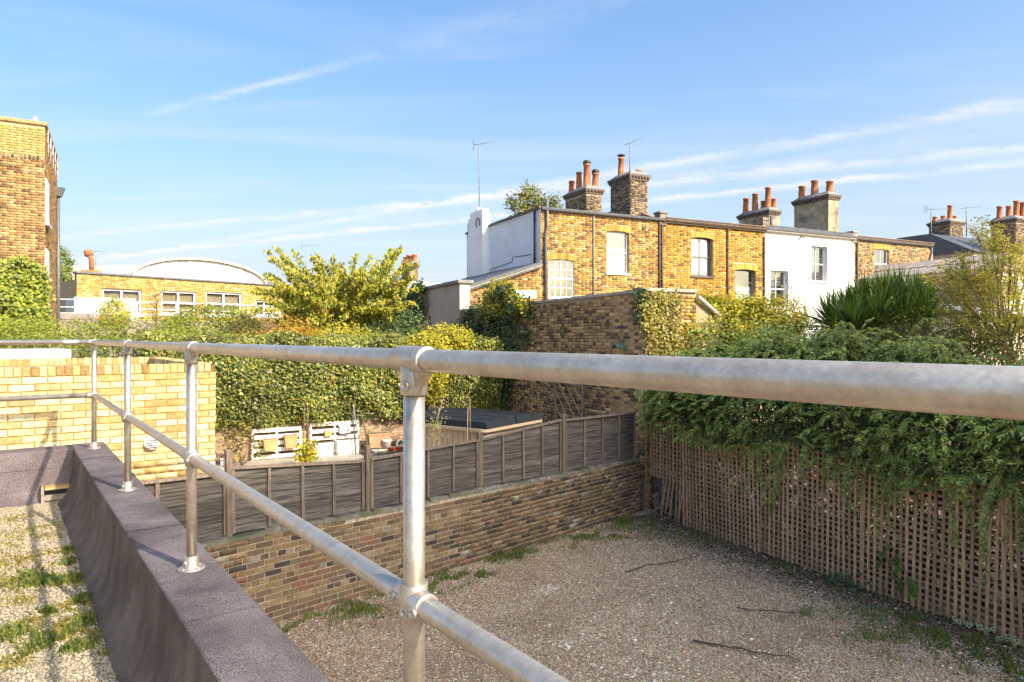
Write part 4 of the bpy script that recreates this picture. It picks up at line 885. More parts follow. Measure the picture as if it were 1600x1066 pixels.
# party wall parapets with chimney stacks
PWM = {True: mat('old_render', (.25,.20,.155), scale=5, rough=.95, var=.35, bump=.5), False: CONC}
def party(i, label, s_near, s_far, brick=True):
    X = XH[i]; wx, wy = HF.wor(X, 0); t = thing('party_wall_chimney', label, 'chimney', (wx, wy, EZ-.3), 26.15, 'chimneys of the terrace')
    y0, y1 = s_near[0]; za = s_near[1]-EZ+.3; m = MB(); h = .16
    m.hexa([(-h,-.06,.1),(h,-.06,.1),(h,.28,.1),(-h,.28,.1)], [(-h,-.06,.55),(h,-.06,.55),(h,.28,.55),(-h,.28,.55)]); m.box(-h-.04, h+.04, -.10, .32, .55, .62)
    m.hexa([(-h,.28,.1),(h,.28,.1),(h,y0,.1),(-h,y0,.1)], [(-h,.28,.42),(h,.28,.42),(h,y0,.85),(-h,y0,.85)])
    m.build('parapet_wall', PWM[brick], t); m = MB()
    m.hexa([(-h,y1,.1),(h,y1,.1),(h,s_far[0][0],.1),(-h,s_far[0][0],.1)], [(-h,y1,1.15),(h,y1,1.15),(h,s_far[0][0],1.2),(-h,s_far[0][0],1.2)])
    m.build('parapet_wall', PWM[brick], t)
    return t
t = party(1, 'dark stock brick chimney pair between the first two terrace houses', ((1.35,2.65), 10.75), ((4.6,6.0), 11.0))
yn = HF.side(976, 300, XH[1])[0]
zz = lambda Y: Y-(EZ-.3)
stack(t, -.72, .12, 1.1, 2.5, .3, zz(10.3), pots=[(-.1,1.4,.2,.15,None),(-.5,2.05,.80,.13,'hood')], seed=41)
stack(t, -.78, .04, 4.3, 6.1, .3, zz(10.35), pots=[(-.55,5.9,.58,.15,None),(-.5,5.35,.88,.14,None),(-.4,4.85,1.15,.16,'ring'),(-.1,4.6,.72,.15,'ring')], seed=45)
t = party(3, 'rendered chimney pair with short red pots above the white house', ((1.35,2.65), 10.75), ((4.6,6.0), 11.0), False)
REND = mat('stained_render', (.40,.29,.16), (.56,.44,.28), scale=3, rough=.95, bump=.4, bscale=30, c3=(.17,.135,.10), s3=1.6, l3=.44, h3=.66)
stack(t, -.62, .08, .9, 2.9, .2, 2.5, rendered=REND, pots=[(-.4,2.6,.66,.17,None),(-.35,1.9,.80,.17,None),(-.1,1.25,.66,.17,None)], seed=51)
stack(t, -.72, .02, 4.4, 6.5, .2, 2.35, rendered=REND, pots=[(-.5,6.2,.85,.16,None),(-.45,5.6,1.0,.16,None),(-.3,5.2,.55,.12,None),(-.3,4.85,1.2,.16,None),(-.1,4.65,.6,.13,None)], seed=55)
t = thing('party_wall_pier', 'small brick pier rising through the eaves left of the white house', 'pier', (*HF.wor(XH[2], 0), EZ-.1), 26.15); MB().box(-.17,.17,-.06,.5,0,.5).box(-.2,.2,-.1,.54,.5,.6).build('pier', mat('old_render', ), t)
def onH(u, v, ly): x, z = HF.fac(u, v, ly); a, b = HF.wor(x, ly); return Vector((a, b, z))
aerial('tall television aerial on the white chimney of the end house', (*HF.wor(-.16,(yb0+yb1)/2), zt_+.1), (onH(752,228,(yb0+yb1)/2).z - zt_), .25, .02, 12, 1.0, .25)
b = onH(984, 285, 1.0); aerial('aerial on the near stock brick chimney pointing up to the right', b, onH(984,222,1.0).z-b.z, .35, .02, 10, 1.0, .45, False)
# ------------------------------------------------------------------ buildings beyond the terrace on the right
RHF = Fr(18.9, 26.6, 26.15)
t = thing('slate_roofed_extension', 'dark brick rear extension with low slate roof at far right', 'house', (18.9, 26.6, 0), 26.15)
MB().box(.0, 5.5, .01, 7.5, 0, 6.35).build('wall', MORT_D, t); brick_field(t, (.002, 7.5), (0,-1), 0, 7.5, 3.7, 6.3, PAL_C, 'c', matl=BRICKFAR, seed=61)
MB().box(.003, 5.5, -.012, .0, 0, 6.33).build('rendered_front', CREAM, t)
m = MB(); m.hexa([(-.2,-.2,6.35),(5.6,-.2,6.35),(5.6,7.6,6.35),(-.2,7.6,6.35)], [(1.9,-.2,7.15),(5.6,-.2,7.15),(5.6,7.6,7.15),(1.9,7.6,7.15)]); ro = m.build('roof', mat('pale_slate', (.30,.25,.215), scale=4, rough=.8, var=.25), t)
for k in range(7):
    for j in range(2):
        y = .1+k*1.05; a = .02+j*.5; MB().hexa([(-.2+2.1*a,y,6.36+.8*a),(-.2+2.1*(a+.45),y,6.36+.8*(a+.45)),(-.2+2.1*(a+.45),y+.98,6.36+.8*(a+.45)),(-.2+2.1*a,y+.98,6.36+.8*a)], [(-.2+2.1*a-.02,y,6.40+.8*a),(-.2+2.1*(a+.45)-.02,y,6.39+.8*(a+.45)),(-.2+2.1*(a+.45)-.02,y+.98,6.39+.8*(a+.45)),(-.2+2.1*a-.02,y+.98,6.40+.8*a)]).build('slate', MATS['pale_slate'], ro)
t = thing('lean_to_glasshouse', 'low white framed glass roof below the dark brick extension', 'conservatory', (16.6, 24.6, 0), 26.15)
MB().box(0, 3.6, .05, 3.0, 0, 4.55).build('wall', CREAM, t); m = MB(); m.hexa([(-.1,-.1,4.55),(3.7,-.1,4.55),(3.7,3.0,5.05),(-.1,3.0,5.05)], [(-.1,-.1,4.60),(3.7,-.1,4.60),(3.7,3.0,5.10),(-.1,3.0,5.10)]); m.build('roof', mat('pale_glazing', (.55,.55,.52), scale=3, rough=.35, var=.1), t)
for k in range(6): MB().hexa([(k*.72-.02,-.1,4.61),(k*.72+.02,-.1,4.61),(k*.72+.02,3.0,5.11),(k*.72-.02,3.0,5.11)], [(k*.72-.02,-.1,4.65),(k*.72+.02,-.1,4.65),(k*.72+.02,3.0,5.15),(k*.72-.02,3.0,5.15)]).build('glazing_bar', WHITE, t)
MB().bbox(-.12, 3.72, -.2, -.08, 4.48, 4.62, .01).build('gutter', WHITE, t)
def far_chimney(label, u0, u1, vt, vb, Y, pots, seed, deg=26.15):
    p = PX((u0+u1)/2, vb, Y); s = Y/F; Wd = (u1-u0)*s*.62; t = thing('chimney_stack', label, 'chimney', (p.x, p.y, p.z-1.5), deg, 'far chimneys')
    stack(t, -Wd/2, Wd/2, -.6, .7, 0, 1.5+(vb-vt)*s, pots=[(a*Wd, b, h, .14, c) for (a, b, h, c) in pots], seed=seed); return t
far_chimney('dark brick chimney with one tall red pot left of the feathery tree', 1452, 1507, 347, 376, 42, [(-.4,.4,.32,None),(-.15,.1,.36,None),(.1,-.1,1.0,None),(.3,-.2,.35,None)], 71)
far_chimney('dark brick chimney with three red pots at the right edge', 1552, 1604, 343, 380, 38, [(-.38,.3,.72,None),(-.1,.0,.72,None),(.2,-.2,1.0,None),(.4,-.4,.9,None)], 75)
p = PX(1530, 378, 40); t = thing('far_roof', 'dark slate roof between the two far right chimneys', 'roof', (p.x, p.y, 0), 26.15)
MB().hexa([(-3,-1.5,8.4),(8,-1.5,8.4),(8,6,8.4),(-3,6,8.4)], [(-3,1,9.7),(8,1,9.7),(8,3,9.7),(-3,3,9.7)]).build('slope', SLATE, t); MB().box(-2.9,7.9,-1.3,5.8,0,8.4).build('wall', MORT_D, t)
p = PX(1455, 372, 41); aerial('pale yagi aerial above the far right dark chimney', p, PX(1455,326,41).z-p.z, .1, .03, 9, 1.5, .03)
p = PX(1510, 370, 39); aerial('slanting aerial pole between the far right chimneys', p, PX(1512,324,39).z-p.z, .2, .03, 6, 1.4, .12, False)

# ------------------------------------------------------------------ tall garden wall of old stock brick
TWL, TWR = Vector((-1.73, 22.5)), Vector((2.81, 14.3)); TWD = (TWR-TWL).normalized(); TWA = math.degrees(math.atan2(TWD.y, TWD.x)); TWN = (TWR-TWL).length; TW = Fr(TWL.x, TWL.y, TWA)
t = thing('tall_garden_wall', 'tall old stock brick garden wall with flat stone coping and ivy', 'brick wall', (TWL.x, TWL.y, 0), TWA); tall_wall = t
zt1 = lambda a: 4.60 + .011*a
m = MB(); m.hexa([(0,.006,0),(TWN-.004,.006,0),(TWN-.004,.23,0),(0,.23,0)], [(0,.006,zt1(0)-.06),(TWN-.004,.006,zt1(TWN)-.06),(TWN-.004,.23,zt1(TWN)-.06),(0,.23,zt1(0)-.06)]); m.build('wall_core', MORT, t)
key = lambda it: (0 if it[2] > 1.7 else 1, -it[0])
brick_field(t, (0,0), (1,0), .0, TWN, .75, 4.66, PAL_T, 't', hc=.0745, n_ind=300, key=key, top=lambda a: zt1(a)-.06, seed=81, bond='flemish', proud=.006)
n = 11
for k in range(n):
    a, b = k*TWN/n+.004, (k+1)*TWN/n-.004; dz = random.uniform(-.006,.006); m = MB(); m.hexa([(a,-.05,zt1(a)-.055+dz),(b,-.05,zt1(b)-.055+dz),(b,.28,zt1(b)-.055+dz),(a,.28,zt1(a)-.055+dz)], [(a,-.05,zt1(a)+.01+dz),(b,-.05,zt1(b)+.01+dz),(b,.28,zt1(b)+.01+dz),(a,.28,zt1(a)+.01+dz)]); m.build('coping_stone', CONC, t)
# lit return of that wall
t = thing('wall_return', 'short sunlit return of the tall garden wall with stone coping', 'brick wall', (TWR.x, TWR.y, 0), 26.15); RL = 1.35
RW = Fr(TWR.x, TWR.y, 26.15)
MB().box(.004, RL, .006, .24, 0, 4.66).build('wall_core', MORT_H, t); brick_field(t, (0,.004), (1,0), .0, RL, .1, 4.66, PAL_H, 'h9', n_ind=0, seed=85, matl=BRICK)
for k in range(2): MB().bbox(k*RL/2-.02*(1-k), (k+1)*RL/2-.006, -.05, .29, 4.665, 4.735, .008).build('coping_stone', CONC, t)
m = MB(); m.hexa([(RL+.0,.006,0),(RL+1.3,.006,0),(RL+1.3,.24,0),(RL,.24,0)], [(RL,.006,4.5),(RL+1.3,.006,3.75),(RL+1.3,.24,3.75),(RL,.24,4.5)]); m.build('sloping_wall', MORT_H, t)
m = MB(); m.tube([(RL-.02,-.06,4.58),(RL+.62,-.06,4.16)], .055, 10); m.build('sloping_pipe', CONC, t)
# rendered block end with slab coping
t = thing('pebbledash_wall', 'pebbledash outbuilding wall with grey slab coping left of the lean to', 'wall', (-1.73, 22.65, 0), 26.15)
ztop = 5.58; MB().box(0, .36, 0, 7.5, 0, ztop-.09).build('wall', DASH, t); MB().box(-.005, .365, -.008, -.001, 0, ztop-.09).build('plaster_end', CREAM, t)
MB().bbox(-.10, .46, -.1, 3.2, ztop-.09, ztop+.02, .01).build('coping_slab', CONCD, t); MB().bbox(-.10, .46, 3.22, 7.6, ztop-.09, ztop+.02, .01).build('coping_slab', CONCD, t)
MB().box(-.02, -.004, 2.9, 3.1, 3.6, 4.5).build('side_window', BLACK, t)
# white building behind and its neighbours
p = PX(660, 440, 34); t = thing('white_flat_roof_building', 'low white rendered flat roofed building behind the cherry tree', 'building', (p.x, p.y, 0), 26.15); MB().box(-1.1, 3.2, 0, 4, 0, 6.45).build('wall', WHITEWALL, t); MB().box(1.3, 6.5, 1.2, 5, 0, 6.35).build('grey_wing', SIDEW, t)
far_chimney('red brick chimney with a row of red pots behind the cherry tree', 630, 652, 413, 432, 38, [(-.35,.3,.4,None),(-.1,.1,.5,None),(.1,-.1,.45,None),(.35,-.3,.5,None)], 91)
p = PX(478, 470, 40); aerial('faint aerial in the sky above the cherry tree', p, PX(478,383,40).z-p.z, .2, .02, 8, 1.0, .1)
p = PX(150, 425, 44); aerial('small aerial on the yellow brick building roof', p, PX(150,392,44).z-p.z, .4, .03, 4, .8, .1, False)

# ------------------------------------------------------------------ raised garden beyond the fence
bw0 = Vector((-6.8, 15.6)); BWd = Vector((1.69, 1)).normalized(); BA = math.degrees(math.atan2(BWd.y, BWd.x)); BW = Fr(bw0.x, bw0.y, BA); NG = .82
nfx = [(W0-FD*3.3), (W1+FD*.0)]
q = Vector((-FD.y, FD.x))
sheet('garden_paving', [tuple(W0-FD*1.0+q*.232), tuple(W1+q*.232), tuple(TWR), (-.2, 19.6), (-6.8, 15.5), (-9, 14)], NG, mat('garden_paving', (.36,.31,.25), scale=2, rough=.9, var=.2, bump=.3))
t = thing('back_garden_wall', 'sunlit low brick garden wall with upright brick coping under the ivy hedge', 'brick wall', (bw0.x, bw0.y, 0), BA); BL = 7.6; BT = 1.72
MB().box(-2.5, BL, .006, .23, 0, BT-.01).build('wall_core', MORT_H, t)
brick_field(t, (0,0), (1,0), -.3, BL, NG-.02, BT-.11, PAL_B, 'b', hc=.078, n_ind=290, key=lambda it: (0 if it[0] < 5.2 else 1, -it[2]), seed=95, bond='flemish')
coping_run(t, -.3, 6.0, -.012, .10, BT-.108, BT+.005, 'x', .092, PAL_B, 300, 'b')
def onB(u, v, ly=-.1): x, z = BW.fac(u, v, ly); return x, z
# white pallet shelves with troughs
def pallet(label, u0, u1, v0, v1):
    x0, z1 = onB(u0, v0, -.14); x1, z0 = onB(u1, v1, -.14); z0 = NG+.02; a, b = BW.wor(x0, -.02); t = thing('pallet_shelf', label, 'pallet', (a, b, NG), BA, 'white pallets on the garden wall'); W = x1-x0; H = z1-NG
    n = 5
    for k in range(n):
        z = .02 + k*(H-.1)/(n-1); MB().bbox(0, W, -.14, -.118, z, z+.095, .004).build('slat', mat('whitewashed_wood', (.70,.64,.55), (.84,.80,.74), scale=8, rough=.8, stretch=(1,1,6)), t)
    for k in range(3): MB().box(k*(W-.05)/2, k*(W-.05)/2+.05, -.117, -.03, 0, H).build('bearer', MATS['whitewashed_wood'], t)
    return x0, x1, z0, z1
pallet('whitewashed pallet with two tan hanging pots against the garden wall', 393, 471, 672, 724)
pallet('whitewashed pallet holding two white troughs beside the bent hose', 484, 561, 662, 722)
def planter(name, label, u0, u1, v0, v1, ly, matl, cat='plant pot', taper=.8, group='pots on the sunny garden wall', rim=True, depth=None, soil=True):
    x0, z1 = onB(u0, v0, ly); x1, z0 = onB(u1, v1, ly); W = x1-x0; D = depth or min(.22, W*.6); a, b = BW.wor((x0+x1)/2, ly); H = z1-z0
    t = thing(name, label, cat, (a, b, z0), BA, group); w = W/2; wt = w*taper
    MB().hexa([(-wt,-D/2*taper,0),(wt,-D/2*taper,0),(wt,D/2*taper,0),(-wt,D/2*taper,0)], [(-w,-D/2,H-.02),(w,-D/2,H-.02),(w,D/2,H-.02),(-w,D/2,H-.02)]).build('body', matl, t)
    if rim: MB().bbox(-w-.012, w+.012, -D/2-.012, D/2+.012, H-.035, H, .004).build('rim', matl, t)
    if soil: MB().box(-w+.02, w-.02, -D/2+.02, D/2-.02, H, H+.006).build('soil', EARTH, t)
    return t
def round_pot(label, u0, u1, v0, v1, ly, matl, lying=False, group='pots on the sunny garden wall'):
    x0, z1 = onB(u0, v0, ly); x1, z0 = onB(u1, v1, ly); r = (x1-x0)/2; H = z1-z0; a, b = BW.wor((x0+x1)/2, ly); t = thing('round_pot', label, 'plant pot', (a, b, z0), BA, group)
    pr = [(r*.7,0),(r*.92,H*.8),(r*1.0,H*.82),(r*1.0,H),(r*.86,H),(r*.8,H*.85),(r*.6,.03),(.001,.03)]
    if lying: MB().lathe([(p, q-H/2) for p, q in pr], (0,0,r), 18, True, (.35,-1,.1)).build('body', matl, t)
    else: MB().lathe(pr, (0,0,0), 18).build('body', matl, t)
    return t
TAN = mat('tan_plastic', (.50,.31,.13), scale=6, rough=.6, var=.12); WPOT = mat('white_trough', (.80,.78,.74), scale=7, rough=.6, var=.08); RED = mat('red_glaze', (.42,.07,.025), scale=6, rough=.35, var=.2); GPOT = mat('grey_pot', (.30,.30,.27), scale=6, rough=.7, var=.2)
planter('hanging_pot', 'left of two tan hanging pots on the white pallet', 411, 433, 687, 703, -.28, TAN, taper=.82); planter('hanging_pot', 'right of two tan hanging pots on the white pallet', 444, 464, 681, 699, -.28, TAN, taper=.82)
planter('trough', 'white wooden trough left of the grey topped one on the pallet', 488, 519, 693, 711, -.28, WPOT, 'trough', .95); planter('trough', 'white trough with grey rim beside the bent hose', 525, 560, 688, 708, -.28, WPOT, 'trough', .92)
planter('wooden_block', 'small brown wooden block on top of the right pallet', 507, 518, 672, 681, -.2, PINE, 'block', 1.0, rim=False, soil=False); planter('white_box', 'white box lying on the right pallet top', 530, 546, 664, 676, -.2, WPOT, 'box', 1.0, rim=False, soil=False)
planter('clay_trough', 'long clay trough on the heap of pots by the brick wall', 574, 606, 678, 697, -.45, mat('pale_clay', (.45,.26,.14), scale=8, rough=.9, var=.25), 'trough', .88, depth=.26)
round_pot('white round pot on the heap of pots', 597, 611, 687, 704, -.62, WPOT); round_pot('dark grey pot lying on its side in the heap', 613, 628, 686, 702, -.55, GPOT, True); planter('square_pot', 'glossy red square pot at the front of the heap', 608, 627, 699, 712, -.75, RED, taper=.85)
round_pot('grey round pot behind the fence post', 580, 591, 703, 719, -.85, GPOT); round_pot('beige round pot at the front of the heap', 589, 607, 704, 718, -.85, mat('beige_pot', (.45,.38,.28), scale=6, var=.15)); round_pot('black pot leaning at the back of the heap', 624, 638, 681, 700, -.4, BLACK, True)
planter('pot_bench', 'dark bench carrying the heap of pots', 566, 640, 705, 722, -.6, mat('dark_bench', (.12,.09,.07), scale=6, var=.3), 'bench', 1.0, rim=False, soil=False, depth=.6, group=None)
planter('white_jar', 'small white jar at the left end by the yellow brick', 344, 356, 716, 736, -.3, WPOT, 'jar', .8); 
# bent hose stand, obelisk canes
x0, z0 = onB(566, 722, -.5); a, b = BW.wor(x0, -.5); t = thing('hose_stand', 'bent dark and pale hose hanging by the garden wall', 'hose', (a, b, NG), BA)
s = 17.0/F; m = MB().tube([(-.16,0,0),(-.20,0,.55),(-.24,0,.95),(-.16,0,1.12),(-.04,0,1.05),(.04,0,.8),(.10,0,.4),(.12,0,.0)], .018, 8); m.build('hose', mat('hose_rubber', (.10,.10,.09), scale=6, var=.3), t)
MB().tube([(-.24,-.03,1.25),(-.18,-.03,.8),(-.1,-.03,.45),(-.06,-.03,.0)], .016, 8).build('stake', CONCD, t)
x0, z0 = onB(478, 722, -.55); a, b = BW.wor(x0, -.55); t = thing('cane_obelisk', 'thin cane obelisk in front of the pallets', 'plant support', (a, b, NG), BA)
for k in range(4):
    c = math.cos(k*1.57+.6), math.sin(k*1.57+.6); MB().tube([(c[0]*.09,c[1]*.09,0),(c[0]*.045,c[1]*.045,1.30)], .009, 6).build('cane', TWIG, t)
for z in (.4,.8,1.15): MB().tube([(.075*math.cos(i*.52),.075*math.sin(i*.52),z) for i in range(13)], .005, 5).build('hoop', TWIG, t)
def canes(label, pix, Y, zb):
    p = PX(*pix[0], Y); t = thing('bamboo_cane', label, 'cane', (p.x, p.y, zb), 0, 'canes behind the fence')
    for i in range(0, len(pix), 2):
        a = PX(*pix[i], Y); b = PX(*pix[i+1], Y); o = Vector((p.x, p.y, zb)); bt = a + (b-a)*((zb-a.z)/(b.z-a.z)) if b.z != a.z and i == 0 else a
        MB().tube([bt-o, b-o], .011, 6).build('cane', TWIG, t)
canes('pair of pinkish canes in front of the hot tub', [(730,690),(731,636),(735,690),(734,622),(731,634),(719,625)], 12.4, NG); canes('leaning cane left of the hot tub', [(672,690),(693,622),(690,640),(678,634)], 12.0, NG)
# hot tub
ta = math.degrees(math.atan2(.823, .567)); t = thing('hot_tub', 'square hot tub in tan cabinet under a dark folding cover', 'hot tub', (-.86, 15.35, NG), ta)
def rsq(hw, hd, r, n=5):
    o = []
    for cx, cy, a0 in ((hw-r,hd-r,0),(-hw+r,hd-r,1.5708),(-hw+r,-hd+r,3.1416),(hw-r,-hd+r,4.7124)):
        for k in range(n): a = a0+1.5708*k/(n-1); o.append((cx+r*math.cos(a), cy+r*math.sin(a)))
    return o
TH = 2.03-NG; hw, hd = 1.12, 1.16
MB().extr(rsq(hw-.1,hd-.1,.1), 0, TH-.27, lambda p, z: (p[0],p[1],z)).build('cabinet', TUBW, t); MB().extr(rsq(hw+.02,hd+.02,.16), TH-.26, TH-.20, lambda p, z: (p[0],p[1],z)).build('rim', mat('tub_rim', (.36,.28,.19), scale=4, rough=.4, var=.06), t)
for sgn in (-1, 1):
    m = MB(); a = .02*sgn; b = sgn*(hw-.05); e = [(a,-hd),(b,-hd),(b,hd),(a,hd)] if sgn > 0 else [(b,-hd),(a,-hd),(a,hd),(b,hd)]
    hgt = lambda x: TH - .07*abs(x)/hw
    m.hexa([(x,y,TH-.185) for x, y in e], [(x*.985,y*.985,hgt(x)) for x, y in e]); cv = m.build('cover_half', TUBC, t)
    for q_ in (.33,.66): MB().box(b*q_-.012, b*q_+.012, -hd*.98, hd*.98, hgt(b*q_)-.01, hgt(b*q_)+.012).build('cover_seam', BLACK, cv)
for k in range(14): MB().box(-hw+.098, -hw+.104, -hd+.2+k*.145, -hd+.21+k*.145, .02, TH-.28).build('cabinet_groove', BROWNP, t)
MB().lathe([(.04,0),(.04,.012),(.001,.014)], (-hw+.1,-.2,.45), 12, True, (-1,0,0)).build('vent_cap', BLACK, t)
# little lattice leaning on the tall wall, bird box
x0, zz0 = TW.fac(868, 655, -.12); x1, zz1 = TW.fac(910, 600, -.12); a, b = TW.wor(x0, -.12); t = thing('leaning_lattice', 'small framed diamond lattice leaning on the tall brick wall', 'lattice', (a, b, NG), TWA); W = x1-x0; H = zz1+.05-NG; h0 = .4
for (p, q) in (((0,0,0),(0,0,H)), ((W,0,0),(W,0,H-.05)), ((0,0,H-.06),(W,0,H-.12))): MB().tube([p, q], .028, 4, smooth=False).build('frame_bar', WOODV, t)
for k in range(9):
    for sg in (0, 1):
        xa = -W + k*W*.28
        pa, pb = (xa, H*.98), (xa+W*1.25, H*.98-W*1.25)
        cl = lambda s: (xa + s*W*1.25, H*.96 - s*W*1.25*1.1)
        ss = [s for s in np.linspace(0,1.6,60) if 0 <= cl(s)[0] <= W and cl(s)[1] > h0]
        if len(ss) > 2 and sg == 0: u_, v_ = cl(ss[0]), cl(ss[-1]); MB().tube([(u_[0],-.01,u_[1]),(v_[0],-.01,v_[1])], .010, 4, smooth=False).build('lattice_lath', LATH, t)
x0, zz0 = TW.fac(967, 550, -.1); a, b = TW.wor(x0, -.0); t = thing('bird_box', 'little wooden bird box with green roof on the tall brick wall', 'bird box', (a, b, zz0-.12), TWA)
MB().bbox(-.09,.09,-.18,-.01,0,.2,.004).build('body', PINE, t); gr = mat('green_roof_felt', (.16,.26,.17), scale=10, var=.2)
for sg in (-1,1): MB().hexa([(0,-.23,.30),(sg*.14,-.23,.19),(sg*.14,-.0,.19),(0,-.0,.30)], [(0,-.23,.32),(sg*.14,-.23,.21),(sg*.14,-.0,.21),(0,-.0,.32)]).build('roof', gr, t)
MB().lathe([(.022,0),(.022,.004),(.001,.004)], (0,-.18,.12), 12, True, (0,-1,0)).build('entrance_hole', BLACK, t)

# ------------------------------------------------------------------ brown brick block at the left edge
LBF = Fr(-13.68, 20.0, 30); t = thing('brown_brick_block', 'tall golden brown brick block at the left edge, ivy at its foot', 'building', (-13.68, 20, 0), 30); LT = CZ+6.3; LD = 4.6
sw = []
for v0, v1 in ((278,350),(388,490)):
    ya, z1 = LBF.side(70.6, v0, 0); yb, _ = LBF.side(75.2, v0, 0); z0 = LBF.side(72, v1, 0)[1]; sw.append((ya, yb, z0, z1))
MB().box(-8, -.004, .006, LD, 0, LT-.12).build('wall', MORT_H, t)
brick_field(t, (0,.004), (1,0), -2.6, 0, 3.4, LT-1.1, PAL_LB, 'lb', matl=BRICKFAR, seed=101, n_ind=0); brick_field(t, (0,.004), (1,0), -2.6, 0, LT-1.1, LT-.13, [(3,(.56,.36,.12)),(3,(.62,.42,.16)),(1,(.48,.30,.1))], 'lb2', matl=BRICKFAR, seed=102)
m = MB(); 
for k in range(26): m.col = pick(PAL_C); m.box(-2.6+k*.1, -2.6+k*.1+.06, -.028, .0, LT-1.13, LT-1.03)
m.build('dentil_course', BRICKFAR, t, kind='stuff')
brick_field(t, (-.006,0), (0,1), 0, LD, 3.4, LT-.13, PAL_LB, 'lb', matl=BRICKFAR, seed=103, holes=[(a, b, c, d) for a, b, c, d in sw])
MB().bbox(-8, .05, -.05, .35, LT-.12, LT, .02).build('coping', mat('brick_coping', (.42,.25,.10), scale=12, var=.3), t); MB().bbox(-.3, .05, .36, LD+.05, LT-.12, LT-.002, .02).build('coping', MATS['brick_coping'], t)
for a, b, c, d in sw: wn = MB().box(-.003, .03, a, b, c, d).build('window', WHITE, t); MB().bbox(.0, .10, a-.05, b+.05, c-.08, c, .01).build('sill', WHITE, wn)
MB().tube([(.05,LD-.25,2.5),(.05,LD-.25,8.6)], .055, 8).build('downpipe', DGREY, t); MB().hexa([(.0,LD-.38,8.6),(.15,LD-.38,8.6),(.15,LD-.1,8.6),(0,LD-.1,8.6)], [(-.02,LD-.45,8.9),(.24,LD-.45,8.9),(.24,LD-.02,8.9),(-.02,LD-.02,8.9)]).build('hopper_head', DGREY, t)
for k in range(5): MB().tube([(.04,.5+k*.9,LT-.9),(.04,.5+k*.9,LT-.05)], .011, 5).build('roof_rail_post', WHITE, t)
MB().tube([(.05,.3,LT-.5),(.05,LD-.4,LT-.5)], .012, 5).build('roof_rail', WHITE, t)
MB().lathe([(.05,0),(.06,.1),(.04,.16),(.001,.18)], (-.25,.2,LT), 10).build('white_finial', WHITE, t)
# ------------------------------------------------------------------ yellow brick workshop with barrel roof
ma = PX(120, 427, 32); mb_ = PX(430, 447, 40); MD = Vector((mb_.x-ma.x, mb_.y-ma.y)); ML = MD.length+3; MA = math.degrees(math.atan2(MD.y, MD.x)); MF = Fr(ma.x, ma.y, MA); MT = CZ+3.0
t = thing('yellow_brick_workshop', 'long yellow brick building with wide white windows and curved white roof', 'building', (ma.x, ma.y, 0), MA)
def mrect(u0, u1, v0, v1): a, b = MF.fac(u0, v0), MF.fac(u1, v0); c = (MF.fac((u0+u1)/2, v1)[1]); return (a[0], b[0], c, MF.fac((u0+u1)/2, v0)[1])
wr = [mrect(160,221.5,452,492), mrect(252,306.5,455,492), mrect(322,378,457,494), mrect(400,428,470,494)]
holed_wall(0, ML, .006, .3, 0, MT, wr).build('wall', MORT_H, t); brick_field(t, (0,.004), (1,0), 0, ML, 3.9, MT, PAL_M, 'm', L=.24, hc=.08, matl=BRICKFAR, seed=111, holes=wr)
MB().box(0, ML, .3, 8, 0, MT-.3).build('body', MORT_H, t); MB().bbox(-.06, ML, -.08, .35, MT, MT+.09, .01).build('coping', DGREY, t)
LBL = [GREYROOM, ROOM, CURTAIN, CURTAIN]
for k, r in enumerate(wr): window(t, *r, 2, 2, y=.10, back=LBL[k], fw=.09, bar=.10, meet=False, blind=(.0,.5) if k < 2 and False else None)
xa, za = MF.fac(205, 439, 1.5); xb, zb = MF.fac(414, 441, 1.5); _, zc_ = MF.fac(310, 408, 1.5); cx = (xa+xb)/2; hwid = (xb-xa)/2; rise = zc_-MT; n = 24
arcp = [(cx+hwid*math.cos(a), MT+.05+rise*math.sin(a)) for a in np.linspace(math.pi, 0, n)]
ZINC = mat('white_zinc', (.62,.62,.60), scale=2.5, rough=.6, var=.15, c3=(.45,.44,.42), s3=1.5)
m = MB(); m.extr(arcp, 1.5, 7.9, lambda p, y: (p[0], y, p[1])); m.build('barrel_roof', ZINC, t)
m = MB()
for i in range(n-1):
    (x0, z0), (x1, z1) = arcp[i], arcp[i+1]; dx, dz = (x0-cx)/hwid*.12, .10
    m.hexa([(x0,1.3,z0),(x1,1.3,z1),(x1,1.5,z1),(x0,1.5,z0)], [(x0,1.3,z0+.12),(x1,1.3,z1+.12),(x1,1.5,z1+.12),(x0,1.5,z0+.12)])
m.build('roof_rim', CREAM, t)
for k in range(9): x = xa + (k+1)*(xb-xa)/10; zt2 = MT+.05+rise*math.sqrt(max(0,1-((x-cx)/hwid)**2)); MB().box(x-.03, x+.03, 1.44, 1.5, MT+.05, zt2-.1).build('gable_seam', SIDEW, t)
